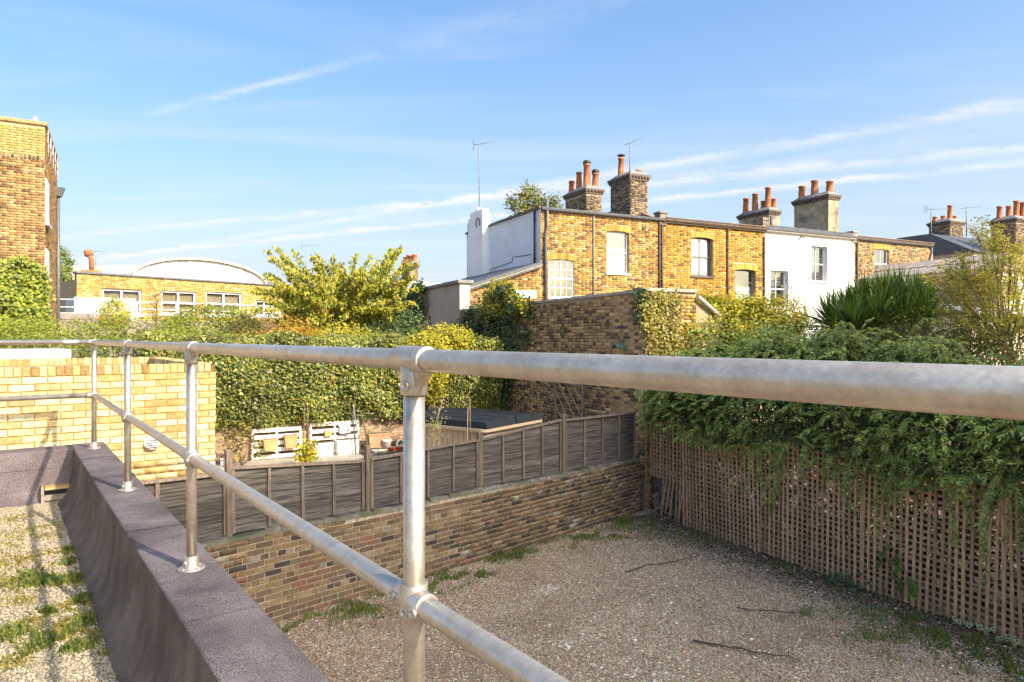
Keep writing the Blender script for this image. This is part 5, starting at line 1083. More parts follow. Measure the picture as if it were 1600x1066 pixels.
# pale building behind it, with pipe flue
p = PX(90, 415, 52); q = PX(220, 421, 52); t = thing('cream_building', 'pale cream flat roofed building behind the workshop', 'building', (p.x, p.y, 0), 4); MB().box(-4, 9, 0, 6, 0, p.z).build('wall', CREAM, t); 
wn = MB().box(.4,2.0,-.03,0,p.z-3.6,p.z-2.0).build('window', WHITE, t); MB().box(.55,1.85,-.045,-.03,p.z-3.4,p.z-2.8).build('pane', GREYROOM, wn); MB().box(.55,1.85,-.045,-.03,p.z-2.7,p.z-2.15).build('pane', GREYROOM, wn)
p = PX(143, 430, 33); t = thing('rusty_flue', 'rusty flue with cowl on the workshop corner', 'flue', (p.x, p.y, MT)); RUST = mat('rust', (.35,.13,.05), scale=12, rough=.9, var=.3)
MB().box(-.35,.35,-.3,.3,0,.22).build('base', MATS['brick_coping'], t); MB().tube([(0,0,.2),(0,0,.75),(-.1,0,.95)], .11, 10).build('pipe', RUST, t); MB().lathe([(.1,0),(.2,.06),(.18,.3),(.05,.34),(.001,.34)], (-.1,0,.9), 12, True, (-.3,0,1)).build('cowl', RUST, t)
# white terrace railing in front of it
y0 = PX(74, 467, 24.5); y1 = PX(436, 479, 30); D = (y1-y0); t = thing('white_terrace_railing', 'white tube railing on the roof terrace in front of the workshop', 'railing', (y0.x, y0.y, y0.z), math.degrees(math.atan2(D.y, D.x))); Lr = math.hypot(D.x, D.y)
dz = y1.z-y0.z
for k, o in enumerate((0, -.28, -.50)): MB().tube([(0,0,o),(Lr,0,o+dz)], .022, 6).build('rail', WHITE, t)
for k in range(7): x = Lr*k/6+.05; MB().tube([(x,0,-.95),(x,0,dz*k/6)], .025, 6).build('post', WHITE, t)
t = thing('terrace_block', 'low mauve felted roof terrace block below the white railing', 'building', (y0.x, y0.y, 0), math.degrees(math.atan2(D.y, D.x))); MB().box(-3, Lr, -.3, 6, 0, y0.z-.75).build('block', mat('mauve_felt', (.30,.235,.22), scale=3, var=.15), t)
MB().box(.2, 2.2, .6, 2.2, y0.z-.75, y0.z-.45).build('roof_box', MATS['mauve_felt'], t); MB().box(1.2, 3.4, 2.8, 5, y0.z-.75, y0.z+.25).build('green_shed', mat('pale_green_glass', (.35,.45,.36), scale=3, rough=.4, var=.2), t)
# ------------------------------------------------------------------ unseen block added behind the viewer on the right to shade the yard
SH = Vector((.774, -.632)); SP = Vector((.632, .774))
b0 = SP*2.9 + SH*24.0; t = thing('added_shading_block', 'tall unseen stock brick block added behind the viewer to shade the yard', 'building', (b0.x, b0.y, 0), math.degrees(math.atan2(SP.y, SP.x)))
hz_ = CZ - 1.62 + (7.5+24.0)/1.4
MB().box(0, 10.5, -8, 0, 0, hz_).build('wall', mat('far_stock_brick', (.38,.25,.12), scale=6, var=.25, rough=.9), t)
for k in range(3):
    for j in range(7): wn = MB().box(1.2+k*3, 2.2+k*3, .0, .03, 1.2+j*3.0, 2.8+j*3.0).build('window', WHITE, t); MB().box(1.27+k*3, 2.13+k*3, .03, .034, 1.27+j*3.0, 2.73+j*3.0).build('pane', ROOM, wn)
MB().box(-.1, 10.6, -8.1, .1, hz_, hz_+.1).build('coping', CONC, t)

# ------------------------------------------------------------------ vegetation
def unit(a): return a/np.maximum(np.linalg.norm(a, axis=-1, keepdims=True), 1e-9)
def leaves(name, P, N, size, cols, parent, loc=(0,0,0), aspect=.6, matl=None, D=None, kind='stuff', fold=.18):
    n = len(P); N = unit(N); R = rng.normal(0, 1, (n,3)) if D is None else D
    d = unit(R - (R*N).sum(1, keepdims=True)*N); s = np.cross(N, d); S = (np.ones(n)*size*rng.uniform(.6, 1.3, n))[:,None]
    a = P - d*S*.5; b = P + s*S*aspect*.5 + N*S*fold - d*S*.08; c = P + d*S*.5; e = P - s*S*aspect*.5 + N*S*fold - d*S*.08
    V = np.stack([a,b,c,e],1).reshape(-1,3) - np.array(loc)
    return fast_mesh(name, V, np.arange(4*n).reshape(-1,4), np.repeat(cols, 4, 0), matl or LEAF, parent, (0,0,0), kind)
def shade_by(pal, P, ks, seed, jit=.16, amp=.22):
    c = pick(pal, len(P), jit); return np.clip(c*(1+amp*lump(P, ks, seed)[:,None]), .004, .8)
def shell(ell, n, depth=.16, inner=.12, rough=.14, seed=3, ks=2.5):
    """points in the outer shell of a union of ellipsoids + outward normals"""
    E = np.array(ell, float); wts = (E[:,3]*E[:,4]+E[:,3]*E[:,5]+E[:,4]*E[:,5]); wts /= wts.sum(); k = rng.choice(len(E), n, p=wts)
    d = unit(rng.normal(0,1,(n,3))); r = 1 - np.abs(rng.normal(0, depth, n)); ii = rng.uniform(0,1,n) < inner; r[ii] = rng.uniform(.3, .9, ii.sum())
    q = E[k,:3] + d*E[k,3:6]*r[:,None]; q = q + d*E[k,3:6]*(rough*lump(q, ks, seed))[:,None]
    N = unit(d/E[k,3:6]); keep = np.ones(n, bool)
    for j in range(len(E)):
        f = np.linalg.norm((q-E[j,:3])/E[j,3:6], axis=1); keep &= ~((f < .72) & (k != j))
    return q[keep], N[keep]
def twiggy(P, N, per, spread, droop=0.0):
    """turn seeds into little sprays of leaves"""
    Q = np.repeat(P, per, 0) + rng.normal(0, spread, (len(P)*per, 3)); M = np.repeat(N, per, 0) + rng.normal(0, .55, (len(P)*per,3)); Q[:,2] -= np.abs(rng.normal(0, droop, len(Q))) if droop else 0
    return Q, M
def bush(name, label, cat, ell, n, size, pal, aspect=.6, per=9, spread=.09, matl=None, group=None, base=None, stems=5, depth=.16, seed=3, ks=2.5, rough=.16, up=.35, stemr=.02, inner=.12, amp=.22):
    E = np.array(ell); c = E[:,:3].mean(0); bz = base if base is not None else 0.0; loc = (float(c[0]), float(c[1]), float(bz)); t = thing(name, label, cat, loc, 0, group)
    P, N = shell(ell, n//per, depth, inner, rough, seed, ks); Q, M = twiggy(P, N, per, spread); M[:,2] += up
    M = M + np.array(SUN_TO)[None]*.55
    leaves('foliage', Q, M, size, shade_by(pal, Q, 2.2, seed+5, amp=amp), t, loc, aspect, matl)
    m = MB(); 
    for k in range(stems):
        e = E[k % len(E)]; a = Vector((random.uniform(-.15,.15), random.uniform(-.15,.15), 0)); b = Vector(e[:3]) - Vector(loc) + Vector((random.uniform(-.3,.3)*e[3], random.uniform(-.3,.3)*e[4], .3*e[5])); mid = a.lerp(b, .5) + Vector((random.uniform(-.1,.1), random.uniform(-.1,.1), 0))
        MB().tube([a, mid, b], [stemr, stemr*.75, stemr*.4], 6).build('stem', BARK, t)
    return t
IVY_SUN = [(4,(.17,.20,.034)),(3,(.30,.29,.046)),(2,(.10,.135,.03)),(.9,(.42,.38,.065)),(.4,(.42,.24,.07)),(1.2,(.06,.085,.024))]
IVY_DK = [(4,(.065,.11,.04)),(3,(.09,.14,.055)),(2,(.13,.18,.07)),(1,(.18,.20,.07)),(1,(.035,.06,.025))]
YGREEN = [(4,(.40,.365,.03)),(3,(.52,.43,.036)),(2,(.26,.265,.03)),(1.3,(.14,.175,.03)),(1,(.60,.46,.055))]
CHERRY = [(5,(.34,.335,.032)),(2.5,(.47,.41,.036)),(3.5,(.22,.25,.03)),(1.,(.54,.37,.045)),(2,(.12,.16,.028)),(.25,(.50,.25,.05))]
ORANGE = [(4,(.52,.26,.035)),(3,(.58,.33,.035)),(2,(.42,.27,.045)),(1,(.24,.2,.04))]
GREEN = [(4,(.20,.25,.034)),(3,(.30,.31,.038)),(2,(.12,.16,.03)),(1,(.38,.35,.045))]
MIDG = [(4,(.15,.21,.042)),(3,(.22,.26,.045)),(2,(.085,.13,.03)),(1,(.30,.29,.045))]

def wall_ivy(name, label, fr, loc, ang, poly_px, ly, n, size, pal, per=8, spread=.07, bulge=.16, matl=None, depthfac=1.0, cat='ivy', seed=5, use_side=False, stems=6, amp=.25, lx=0.0):
    """ivy on a wall plane, outline given on that plane"""
    if use_side: poly = [fr.side(u, v, lx+ly) for u, v in poly_px]
    else: poly = [fr.fac(u, v, ly) for u, v in poly_px]
    A = np.array(poly); lo, hi = A.min(0), A.max(0); S = rng.uniform(lo-.12, hi+.12, (n//per*3, 2)); S = S + np.stack([lump(S, 3.0, seed), lump(S, 3.0, seed+1)],1)*.14
    S = S[in_poly(S, poly)][:n//per]; b = np.abs(lump(S, 2.2, seed+2))*bulge + rng.uniform(0, .10, len(S))
    if use_side: nrm = -fr.e if lx < 1e3 and not getattr(fr, 'flip', False) else fr.e; P2 = np.array(fr.o)[None] + S[:,:1]*np.array(fr.n)[None] + (lx+ly)*np.array(fr.e)[None]; nn_ = np.array(nrm)
    else: P2 = np.array(fr.o)[None] + S[:,:1]*np.array(fr.e)[None] + ly*np.array(fr.n)[None]; nn_ = -np.array(fr.n)
    P = np.column_stack([P2 + nn_[None]*b[:,None], S[:,1]]); N = np.tile(np.array([nn_[0], nn_[1], .45]), (len(P),1))
    Q, M = twiggy(P, N, per, spread); M = M + np.array(SUN_TO)[None]*.35; t = thing(name, label, cat, loc, 0)
    leaves('foliage', Q, M, size, shade_by(pal, Q, 2.5, seed+9, amp=amp), t, loc, .8, matl or LEAFD)
    c = A.mean(0); zb = lo[1]
    for k in range(stems):
        x0 = random.uniform(lo[0]*.6+hi[0]*.4, lo[0]*.4+hi[0]*.6); pts_ = []
        for j in range(6):
            z = zb + (hi[1]-.1-zb)*j/5; x0 += random.uniform(-.2,.2); x0 = min(max(x0, lo[0]+.1), hi[0]-.1)
            p2 = (fr.o + fr.n*x0 + fr.e*(lx+ly)) if use_side else (fr.o + fr.e*x0 + fr.n*ly); p2 = p2 + Vector(nn_)*.02; pts_.append((p2.x-loc[0], p2.y-loc[1], z-loc[2]))
        MB().tube(pts_, [.02-.002*j for j in range(6)], 5).build('stem', TWIG, t)
    return t
# great ivy hedge on the garden wall: a bulging mass on top of the wall, lit from the front
loc = (*BW.wor(3.5, .2), BT); t = thing('ivy_hedge', 'dense sunlit ivy hedge on top of the garden wall behind the railing', 'hedge', loc, 0)
n = 13000; S = np.column_stack([rng.uniform(-1.4, 7.3, n), rng.uniform(0, 1, n)]); topz = 3.62 + .10*lump(S[:,:1], 1.2, 2)
arc = S[:,1]*2.2; fz = 1.66 + .05*lump(S[:,:1], 4, 8) ; H = topz-fz
zz_ = np.where(arc < 1.5, fz + H*(arc/1.5), topz + .03*np.sin(S[:,0]*5)); yy = np.where(arc < 1.5, -.16 - .22*np.sin(arc/1.5*2.6) , -.16 + (arc-1.5)*1.3)
P = np.column_stack([S[:,0], yy, zz_]); P += .20*lump(P, 2.3, 12)[:,None]*np.array([0,-1,.3])[None]; gap = lump(P, 3.4, 14) > -1.0; P = P[gap]; arc = arc[gap]
N = np.where((arc < 1.5)[:,None], np.array([0,-1,.5])[None], np.array([0,-.3,1])[None])
W2 = lambda P, fr: np.column_stack([np.array(fr.o)[None] + P[:,:1]*np.array(fr.e)[None] + P[:,1:2]*np.array(fr.n)[None], P[:,2]])
Pw = W2(P, BW); Nw = np.column_stack([N[:,:1]*np.array(BW.e)[None] + N[:,1:2]*np.array(BW.n)[None], N[:,2]])
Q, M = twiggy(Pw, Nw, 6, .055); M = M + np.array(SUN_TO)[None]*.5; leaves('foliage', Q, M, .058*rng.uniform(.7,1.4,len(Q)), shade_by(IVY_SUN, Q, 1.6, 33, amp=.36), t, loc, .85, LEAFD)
m = MB().box(-4.9, 3.75, .0, 1.2, .02, 1.72); o = m.build('hedge_filler', mat('hedge_inner_shade', (.03,.028,.018), scale=9, var=.4, rough=1), t); o.rotation_euler = (0,0,math.radians(BA))  # solid filler box; its dark colour stands in for shade inside the hedge
# ivy on the tall wall
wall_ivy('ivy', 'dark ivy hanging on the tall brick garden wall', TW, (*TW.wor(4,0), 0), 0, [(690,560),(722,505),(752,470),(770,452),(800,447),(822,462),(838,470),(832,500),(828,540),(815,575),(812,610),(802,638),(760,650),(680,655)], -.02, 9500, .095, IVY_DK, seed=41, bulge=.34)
wall_ivy('ivy', 'bright yellow tuft of ivy on the tall wall coping', TW, (*TW.wor(4.5,0), 3.9), 0, [(752,492),(764,470),(772,440),(781,452),(797,432),(803,455),(834,478),(815,492),(790,486),(770,500)], -.10, 1900, .095, YGREEN[:3]+[(3,(.14,.18,.04))], seed=47, bulge=.14, stems=3, matl=LEAF)
wall_ivy('ivy', 'yellow variegated ivy on the sunlit wall return', RW, (*RW.wor(.4,0), 0), 0, [(1001,460),(1030,453),(1062,462),(1060,490),(1050,520),(1075,560),(1000,570),(1012,540),(1000,500)], -.03, 3200, .06, [(3,(.34,.29,.06)),(2,(.42,.36,.11)),(2,(.22,.21,.05)),(1,(.11,.14,.04))], seed=51, bulge=.18, stems=3, matl=LEAF)
wall_ivy('ivy', 'dark ivy tuft over the corner coping of the tall wall', TW, (*TW.wor(9.1,0), 3.0), 0, [(994,462),(1004,452),(1012,458),(1011,500),(1004,512),(1000,490)], -.02, 420, .07, IVY_DK, seed=53, bulge=.1, stems=1)
wall_ivy('ivy', 'sunlit ivy covering the foot of the brown brick block', LBF, (*LBF.wor(-1,0), 0), 0, [(-40,405),(10,412),(34,404),(52,414),(72,425),(74,470),(76,540),(-40,540)], -.02, 13000, .11, GREEN, seed=57, bulge=.4)
PDF = Fr(-1.73, 22.65, 26.15)
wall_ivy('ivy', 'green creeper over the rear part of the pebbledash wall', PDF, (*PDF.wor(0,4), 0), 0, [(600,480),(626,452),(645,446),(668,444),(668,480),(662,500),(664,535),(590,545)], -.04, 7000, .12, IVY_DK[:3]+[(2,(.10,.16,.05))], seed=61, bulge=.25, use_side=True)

# cherry tree with long arching shoots
def cherry():
    base = PX(532, 600, 21.0); bz = .2; loc = (base.x, base.y, bz); t = thing('cherry_tree', 'golden green cherry tree with long arching leafy shoots', 'tree', loc, 0); o = Vector(loc)
    fork = PX(532, 520, 21) - o; m = MB().tube([(0,0,0),(.05,0,1.4),(fork.x, fork.y, fork.z)], [.13,.11,.09], 10); m.build('trunk', BARK, t)
    tips = [(432,385),(418,425),(452,428),(487,398),(497,395),(520,398),(535,408),(556,395),(566,415),(590,405),(613,386),(637,405),(640,432),(620,445),(630,470),(410,460),(425,470),(440,500),(600,490),(580,460),(470,440),(545,440),(505,430),(525,425),(460,470),(570,520),(480,520),(610,515),(540,500),(430,445),(588,430),(515,470),(560,470),(480,465),(595,465)]
    LP = []; LD = []; allb = []
    for i, (u, v) in enumerate(tips):
        dY = random.uniform(-1.6, 1.4); tip = PX(u, v, 21.0+dY) - o
        nsub = 5
        for s in range(nsub):
            tp = tip if s == 0 else tip + Vector((random.uniform(-.55,.55), random.uniform(-.8,.8), random.uniform(-.75,.0)))
            st = fork + Vector((random.uniform(-.1,.1), random.uniform(-.1,.1), random.uniform(-.4,.1))) if s == 0 else fork.lerp(tip, random.uniform(.3,.7))
            mid = st.lerp(tp, .5) + Vector((random.uniform(-.15,.15), random.uniform(-.15,.15), .22 if s == 0 else .1)); pts_ = [st*(1-x)**2 + mid*2*x*(1-x) + tp*x*x for x in np.linspace(0,1,9)]
            if s < 2: MB().tube(pts_, [.035*(1-.85*k/8) if s == 0 else .016*(1-.8*k/8) for k in range(9)], 6).build('branch', BARK, t)
            L = (tp-st).length; nl = int(L*(90 if s == 0 else 86))
            for k in range(nl):
                x = random.uniform(.22 if s == 0 else .05, 1.0); q = st*(1-x)**2 + mid*2*x*(1-x) + tp*x*x; w_ = .085*(1.25-x*.6)
                LP.append((q.x+random.gauss(0,w_), q.y+random.gauss(0,w_), q.z-abs(random.gauss(0,.07))-.02)); LD.append((random.gauss(0,.45), random.gauss(0,.45), -1.0))
    P = np.array(LP)+np.array(loc); D = np.array(LD); N = rng.normal(0,.5,P.shape) + np.array([.6,-.8,.55])[None]
    leaves('crown', P, N, .125, shade_by(CHERRY, P, 1.6, 71, amp=.28), t, loc, .45, LEAF, D)
cherry()
def el(u, v, Y, rx, ry, rz): p = PX(u, v, Y); return (p.x, p.y, p.z, rx, ry, rz)
bush('shrub', 'rusty orange shrub in front of the cherry tree', 'shrub', [el(455,535,18.3,.75,.6,.62),(el(430,545,18.1,.6,.5,.55)),el(488,545,18.2,.5,.5,.5)], 9000, .05, ORANGE, .5, seed=81)
bush('shrub', 'bright yellow green shrub at the foot of the cherry tree', 'shrub', [el(530,540,18.6,.75,.6,.55),el(565,545,18.6,.6,.5,.5),el(505,548,18.4,.5,.5,.45)], 9000, .07, YGREEN, .5, seed=83)
bush('shrub', 'deep green shrub between cherry tree and creeper wall', 'shrub', [el(600,535,20.5,.9,.7,.8),el(635,525,21,.7,.6,.8),el(575,540,20,.7,.6,.5)], 9000, .08, IVY_DK+[(2,(.13,.19,.04))], .6, seed=85)
bush('shrub', 'sunny yellow green shrub left of the dark wall ivy', 'shrub', [el(690,545,18.2,.62,.5,.62),el(665,560,17.6,.5,.5,.7),el(715,535,18.6,.45,.4,.4),el(672,590,17.4,.4,.4,.7)], 9500, .075, YGREEN[:3]+[(1.2,(.13,.17,.03))], .65, seed=87)
bush('shrub', 'green leafy shrub in front of the workshop windows', 'shrub', [el(330,512,22,1.5,.9,.75),el(292,522,21.6,1.0,.8,.6),el(375,525,21.8,.8,.8,.6)], 13000, .085, GREEN, .6, seed=91)
bush('shrub', 'brown tinged shrub right of the leafy green one', 'shrub', [el(405,520,20.8,.9,.7,.75),el(385,540,20.4,.8,.6,.5),el(430,530,20.9,.6,.6,.6)], 9000, .065, [(3,(.25,.20,.04)),(3,(.19,.18,.035)),(2,(.30,.19,.05)),(2,(.10,.12,.03))], .5, seed=93)
bush('low_hedge', 'low green hedge line below the white terrace railing', 'hedge', [el(100,522,18.5,1.5,.8,.40),el(165,523,18.6,1.4,.8,.36),el(225,520,18.8,1.3,.8,.42),el(40,525,18.2,1.4,.8,.40),el(285,532,18.6,1.2,.8,.30)], 15000, .07, GREEN, .6, seed=95, ks=3)
bush('low_hedge', 'dark green hedge band right behind the brick parapet box', 'hedge', [el(20,545,14.9,1.3,.7,.28),el(110,546,15.2,1.4,.7,.28),el(200,547,15.4,1.3,.7,.28),el(270,552,15.4,1.0,.7,.26)], 9000, .065, MIDG, .6, seed=97, ks=3)
bush('garden_bush', 'small round bush with yellow tips by the terrace rail', 'shrub', [el(180,493,23.5,.45,.4,.5)], 1500, .08, YGREEN, .6, seed=99, stems=2)
bush('tree', 'dark slim tree squeezed behind the brown brick block', 'tree', [el(98,420,34,.45,.5,1.1),el(100,455,34,.5,.5,.9)], 3500, .12, MIDG, .6, seed=103, stems=2, stemr=.06)
bush('tree', 'tree top showing above the end house roof', 'tree', [el(832,322,36,1.1,.8,.8),el(810,322,36,.6,.6,.5),el(862,322,36,.6,.6,.45),el(828,308,36,.5,.5,.6),el(838,380,36,1.6,1.2,1.7)], 8500, .15, [(3,(.17,.19,.04)),(3,(.24,.22,.04)),(2,(.09,.12,.03))], .6, seed=105, per=12, spread=.16, stemr=.08, rough=.34, depth=.25)
# bare twiggy sapling in front of the workshop
p = PX(243, 520, 24); t = thing('bare_sapling', 'thin bare reddish sapling in front of the workshop', 'tree', (p.x, p.y, p.z), 0)
MB().tube([(0,0,-1),(.05,0,.8),(.0,0,1.4)], [.04,.03,.02], 6).build('trunk', TWIG, t)
for k in range(26):
    z = random.uniform(.3,1.5); a = random.uniform(0,6.28); l = random.uniform(.3,.8); MB().tube([(0,0,z),(l*.5*math.cos(a),l*.5*math.sin(a),z+l*.35),(l*.7*math.cos(a),l*.7*math.sin(a),z+l)], [.012,.008,.003], 4).build('twig', TWIG, t)

# ------------------------------------------------------------------ climber over the trellis
def shoots(starts, dirs, lens, sag, step=.035, lf=.05, aspect=.3, jitter=.25):
    """trailing stems with paired leaflets; returns leaf points, normals, directions and stem paths"""
    LP, LN, LD, SP_ = [], [], [], []
    for p, d, L in zip(starts, dirs, lens):
        p = Vector(p); d = Vector(d).normalized(); n = max(4, int(L/step)); path = [p.copy()]
        for k in range(n):
            d = (d + Vector((random.gauss(0,.10), random.gauss(0,.10), -sag*step*4 + random.gauss(0,.06)))).normalized(); p = p + d*step; path.append(p.copy())
            side = d.cross(Vector((0,0,1))); side = side.normalized() if side.length > .1 else Vector((random.gauss(0,1), random.gauss(0,1), 0)).normalized()
            for s in (-1, 1):
                for _ in range(2):
                    ld = (side*s*random.uniform(.5,1) + d*random.uniform(.2,.8) + Vector((0,0,random.uniform(-.5,.3)))).normalized()
                    LP.append(p + ld*lf*.55); LD.append(ld); LN.append(Vector((random.gauss(0,.5)-.3, random.gauss(0,.5)-.5, .8)))
        SP_.append(path)
    return np.array(LP), np.array(LN), np.array(LD), SP_
CLIMB = [(4,(.22,.30,.062)),(3,(.30,.385,.09)),(2,(.12,.18,.045)),(2.4,(.42,.50,.14)),(2,(.45,.43,.08)),(.5,(.32,.20,.09))]
loc = (*TF.wor(4.0,.45), GZ); t = thing('climbing_jasmine', 'dark green climber heaped over the trellis with trailing shoots', 'climber', loc, 0)
def tfw(a, s, z): x, y = TF.wor(a, s); return (x, y, z)
def mound(a, th):
    """cross-section of the heap: th 0 = front foot, 1 = back"""
    h = 3.56 - .14*math.sin(a*.9+1) - (.10*(a-4) if a > 4 else 0) - (.50 if a < .5 else .25 if a < 1.1 else 0)*1.0; h += .10*math.sin(a*4.3+th*5) + .07*math.sin(a*9.1+th*8+2) + .05*math.sin(a*17+th*3); f = 2.10 + .12*math.sin(a*2.1); an = -.25 + th*2.6
    r = 1.0; return (a, .55 - .85*math.cos(an)*(1.0), f + (h-f)*max(0, math.sin(max(0, an)))**.75 - (.18 if an < 0 else 0))
ST, DR, LE = [], [], []
for k in range(2100):
    a = random.uniform(.1, 8.6); th = random.uniform(0, 1)**.85; q = mound(a, th); b = mound(a, th+.02); jj = random.uniform(-.12,.06)
    ST.append(tfw(q[0], q[1]+abs(jj)*.6, q[2]+jj)); o = -.884*random.uniform(.3,1), -.467*random.uniform(.3,1); DR.append((o[0]+random.gauss(0,.6), o[1]+random.gauss(0,.6), random.uniform(-.2,.7))); LE.append(random.uniform(.18,.42))
for k in range(190):
    a = random.uniform(.3, 8.4); q = mound(a, random.uniform(.25,.7)); ST.append(tfw(*q)); DR.append((random.gauss(-.3,.6), random.gauss(-.2,.6), random.uniform(.3,1.0))); LE.append(random.uniform(.4,.8))
LP, LN, LD, SPs = shoots(ST, DR, LE, .9); c1 = shade_by(CLIMB, LP, 2.0, 121, amp=.3)
leaves('foliage', LP, LN, .060*rng.uniform(.7,1.5,len(LP)), c1, t, loc, .33, LEAF, LD)
# dense inner filling
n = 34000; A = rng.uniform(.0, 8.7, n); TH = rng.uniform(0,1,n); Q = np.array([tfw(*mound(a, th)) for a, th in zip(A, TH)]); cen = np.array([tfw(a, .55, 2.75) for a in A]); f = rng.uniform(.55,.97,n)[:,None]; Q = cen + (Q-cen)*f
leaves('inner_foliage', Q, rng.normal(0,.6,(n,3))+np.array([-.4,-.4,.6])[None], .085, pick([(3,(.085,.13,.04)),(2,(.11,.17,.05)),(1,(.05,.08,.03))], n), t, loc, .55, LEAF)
# hanging shoots in front of the laths
ST, DR, LE = [], [], []
for (u, v0, v1, cnt) in ((1095,650,720,3),(1130,655,715,3),(1165,655,730,4),(1205,670,790,5),(1215,675,830,3),(1235,680,760,3),(1060,650,690,3),(1290,690,760,4),(1320,690,800,3),(1350,690,780,3),(1395,690,760,4),(1440,690,790,4),(1470,690,860,4),(1500,690,800,3),(1540,690,770,3),(1575,690,900,5),(1592,690,930,4),(1380,690,860,3),(1260,690,730,3),(1420,690,740,3),(1530,690,840,2),(1180,660,700,3),(1110,640,700,2)):
    for k in range(cnt):
        a, z = TF.fac(u+random.uniform(-12,12), v0+random.uniform(-25,5), -.10); _, z1 = TF.fac(u, v1, -.1); ST.append(tfw(a, -.06-random.uniform(0,.12), z)); DR.append((random.gauss(-.1,.12)-.1, random.gauss(0,.12)-.1, -.8)); LE.append(max(.15,(z-z1)*random.uniform(.7,1.05)))
LP, LN, LD, SPs = shoots(ST, DR, LE, .25, .045); LN = LN*np.array([1,1,.2])[None] + np.array([-.6,-.6,0])[None]
leaves('trailing_foliage', LP, LN, .058, shade_by(CLIMB[:4]+[(2,(.15,.19,.07))], LP, 2, 131), t, loc, .34, LEAF, LD)
o = Vector(loc)
for path in SPs[::2]: MB().tube([q-o for q in path[::3]]+[path[-1]-o], .0035, 4).build('stem', TWIG, t)
ST = [tfw(TF.fac(1440,650,-.12)[0], -.15, TF.fac(1440,650,-.12)[1])]; LP, LN, LD, SPs = shoots(ST, [(.55,-.35,-.75)], [1.35], .10, .05); LN = LN*np.array([1,1,.2])[None]+np.array([-.6,-.6,0])[None]
leaves('long_shoot', LP, LN, .075, shade_by(CLIMB[:4], LP, 2, 133)*1.25, t, loc, .36, LEAF, LD); MB().tube([q-o for q in SPs[0]], .005, 5).build('stem', TWIG, t)
m = MB()
for k in range(16): a = .5+k*.5; MB().tube([tuple(Vector(tfw(a,.12,GZ))-o), tuple(Vector(tfw(a+.15,.2,1.2))-o), tuple(Vector(tfw(a-.1,.4,2.6))-o)], [.02,.016,.01], 6).build('woody_stem', BARK, t)
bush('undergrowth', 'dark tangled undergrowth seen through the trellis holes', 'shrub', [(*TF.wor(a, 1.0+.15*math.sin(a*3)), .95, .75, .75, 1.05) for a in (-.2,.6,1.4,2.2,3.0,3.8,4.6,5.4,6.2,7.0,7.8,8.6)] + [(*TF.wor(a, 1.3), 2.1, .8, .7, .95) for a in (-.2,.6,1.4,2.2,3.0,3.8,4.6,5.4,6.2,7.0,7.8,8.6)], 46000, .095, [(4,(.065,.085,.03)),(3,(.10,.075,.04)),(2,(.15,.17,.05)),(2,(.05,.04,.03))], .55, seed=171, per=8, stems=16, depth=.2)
# bright shoot and ivy at the trellis foot
ST, DR, LE = [], [], []
for (u, v) in ((1392,850),(1400,870),(1410,885),(1420,900),(1385,868),(1428,915),(1405,900)):
    a, z = TF.fac(u, v, -.06); ST.append(tfw(a,-.07,z)); DR.append((random.gauss(-.2,.3), random.gauss(-.2,.3), -.3)); LE.append(.22)
LP, LN, LD, SPs = shoots(ST, DR, LE, .2, .04); l2 = tfw(TF.fac(1400,880,0)[0], -.05, GZ); t = thing('leafy_shoot', 'fresh bright green leafy shoot poking through the trellis', 'plant', l2, 0); leaves('foliage', LP, LN, .075, pick([(3,(.16,.26,.05)),(2,(.11,.19,.04))], len(LP)), t, l2, .5, LEAF, LD)
MB().tube([Vector(ST[0])-Vector(l2), Vector(ST[3])-Vector(l2), (0,-.05,0)], .006, 5).build('stem', TWIG, t)
a0 = TF.fac(1500,1005,-.1)[0]; l2 = tfw(a0+.25, -.12, GZ); t = thing('variegated_ivy', 'cream edged ivy strand creeping at the trellis foot', 'ivy', l2, 0)
for k in range(38):
    x = -.35 + k*.03 + random.uniform(-.04,.04); q = Vector(tfw(a0+.25+x, -.14+random.uniform(-.07,.05), .10+random.uniform(0,.09))); nrm = Vector((random.gauss(-.5,.3), random.gauss(-.6,.3), .7)).normalized(); s = random.uniform(.028,.05); d = nrm.orthogonal().normalized(); e = nrm.cross(d); vs = [q+nrm*.004 + (d*math.cos(i*1.0472)+e*math.sin(i*1.0472))*s*(.7 if i%2 else .5)*.8 for i in range(6)]; vo = [q + (d*math.cos(i*1.0472)+e*math.sin(i*1.0472))*s*(.95 if i%2 else .65) for i in range(6)]
    m = MB(); m.col = (.55,.53,.33); m.add([v_-Vector(l2) for v_ in vo], [tuple(range(6))]); m.col = (.12,.17,.06); m.add([v_-Vector(l2) for v_ in vs], [tuple(range(6))]); m.build('leaf', LEAF, t)
wall_ivy('ivy', 'low ivy leaves at the trellis foot by the dark soil', TF, (*TF.wor(4,0), GZ), 0, [(1298,900),(1345,905),(1365,920),(1345,925),(1300,912)], -.10, 160, .07, IVY_DK, seed=137, bulge=.06, stems=1)

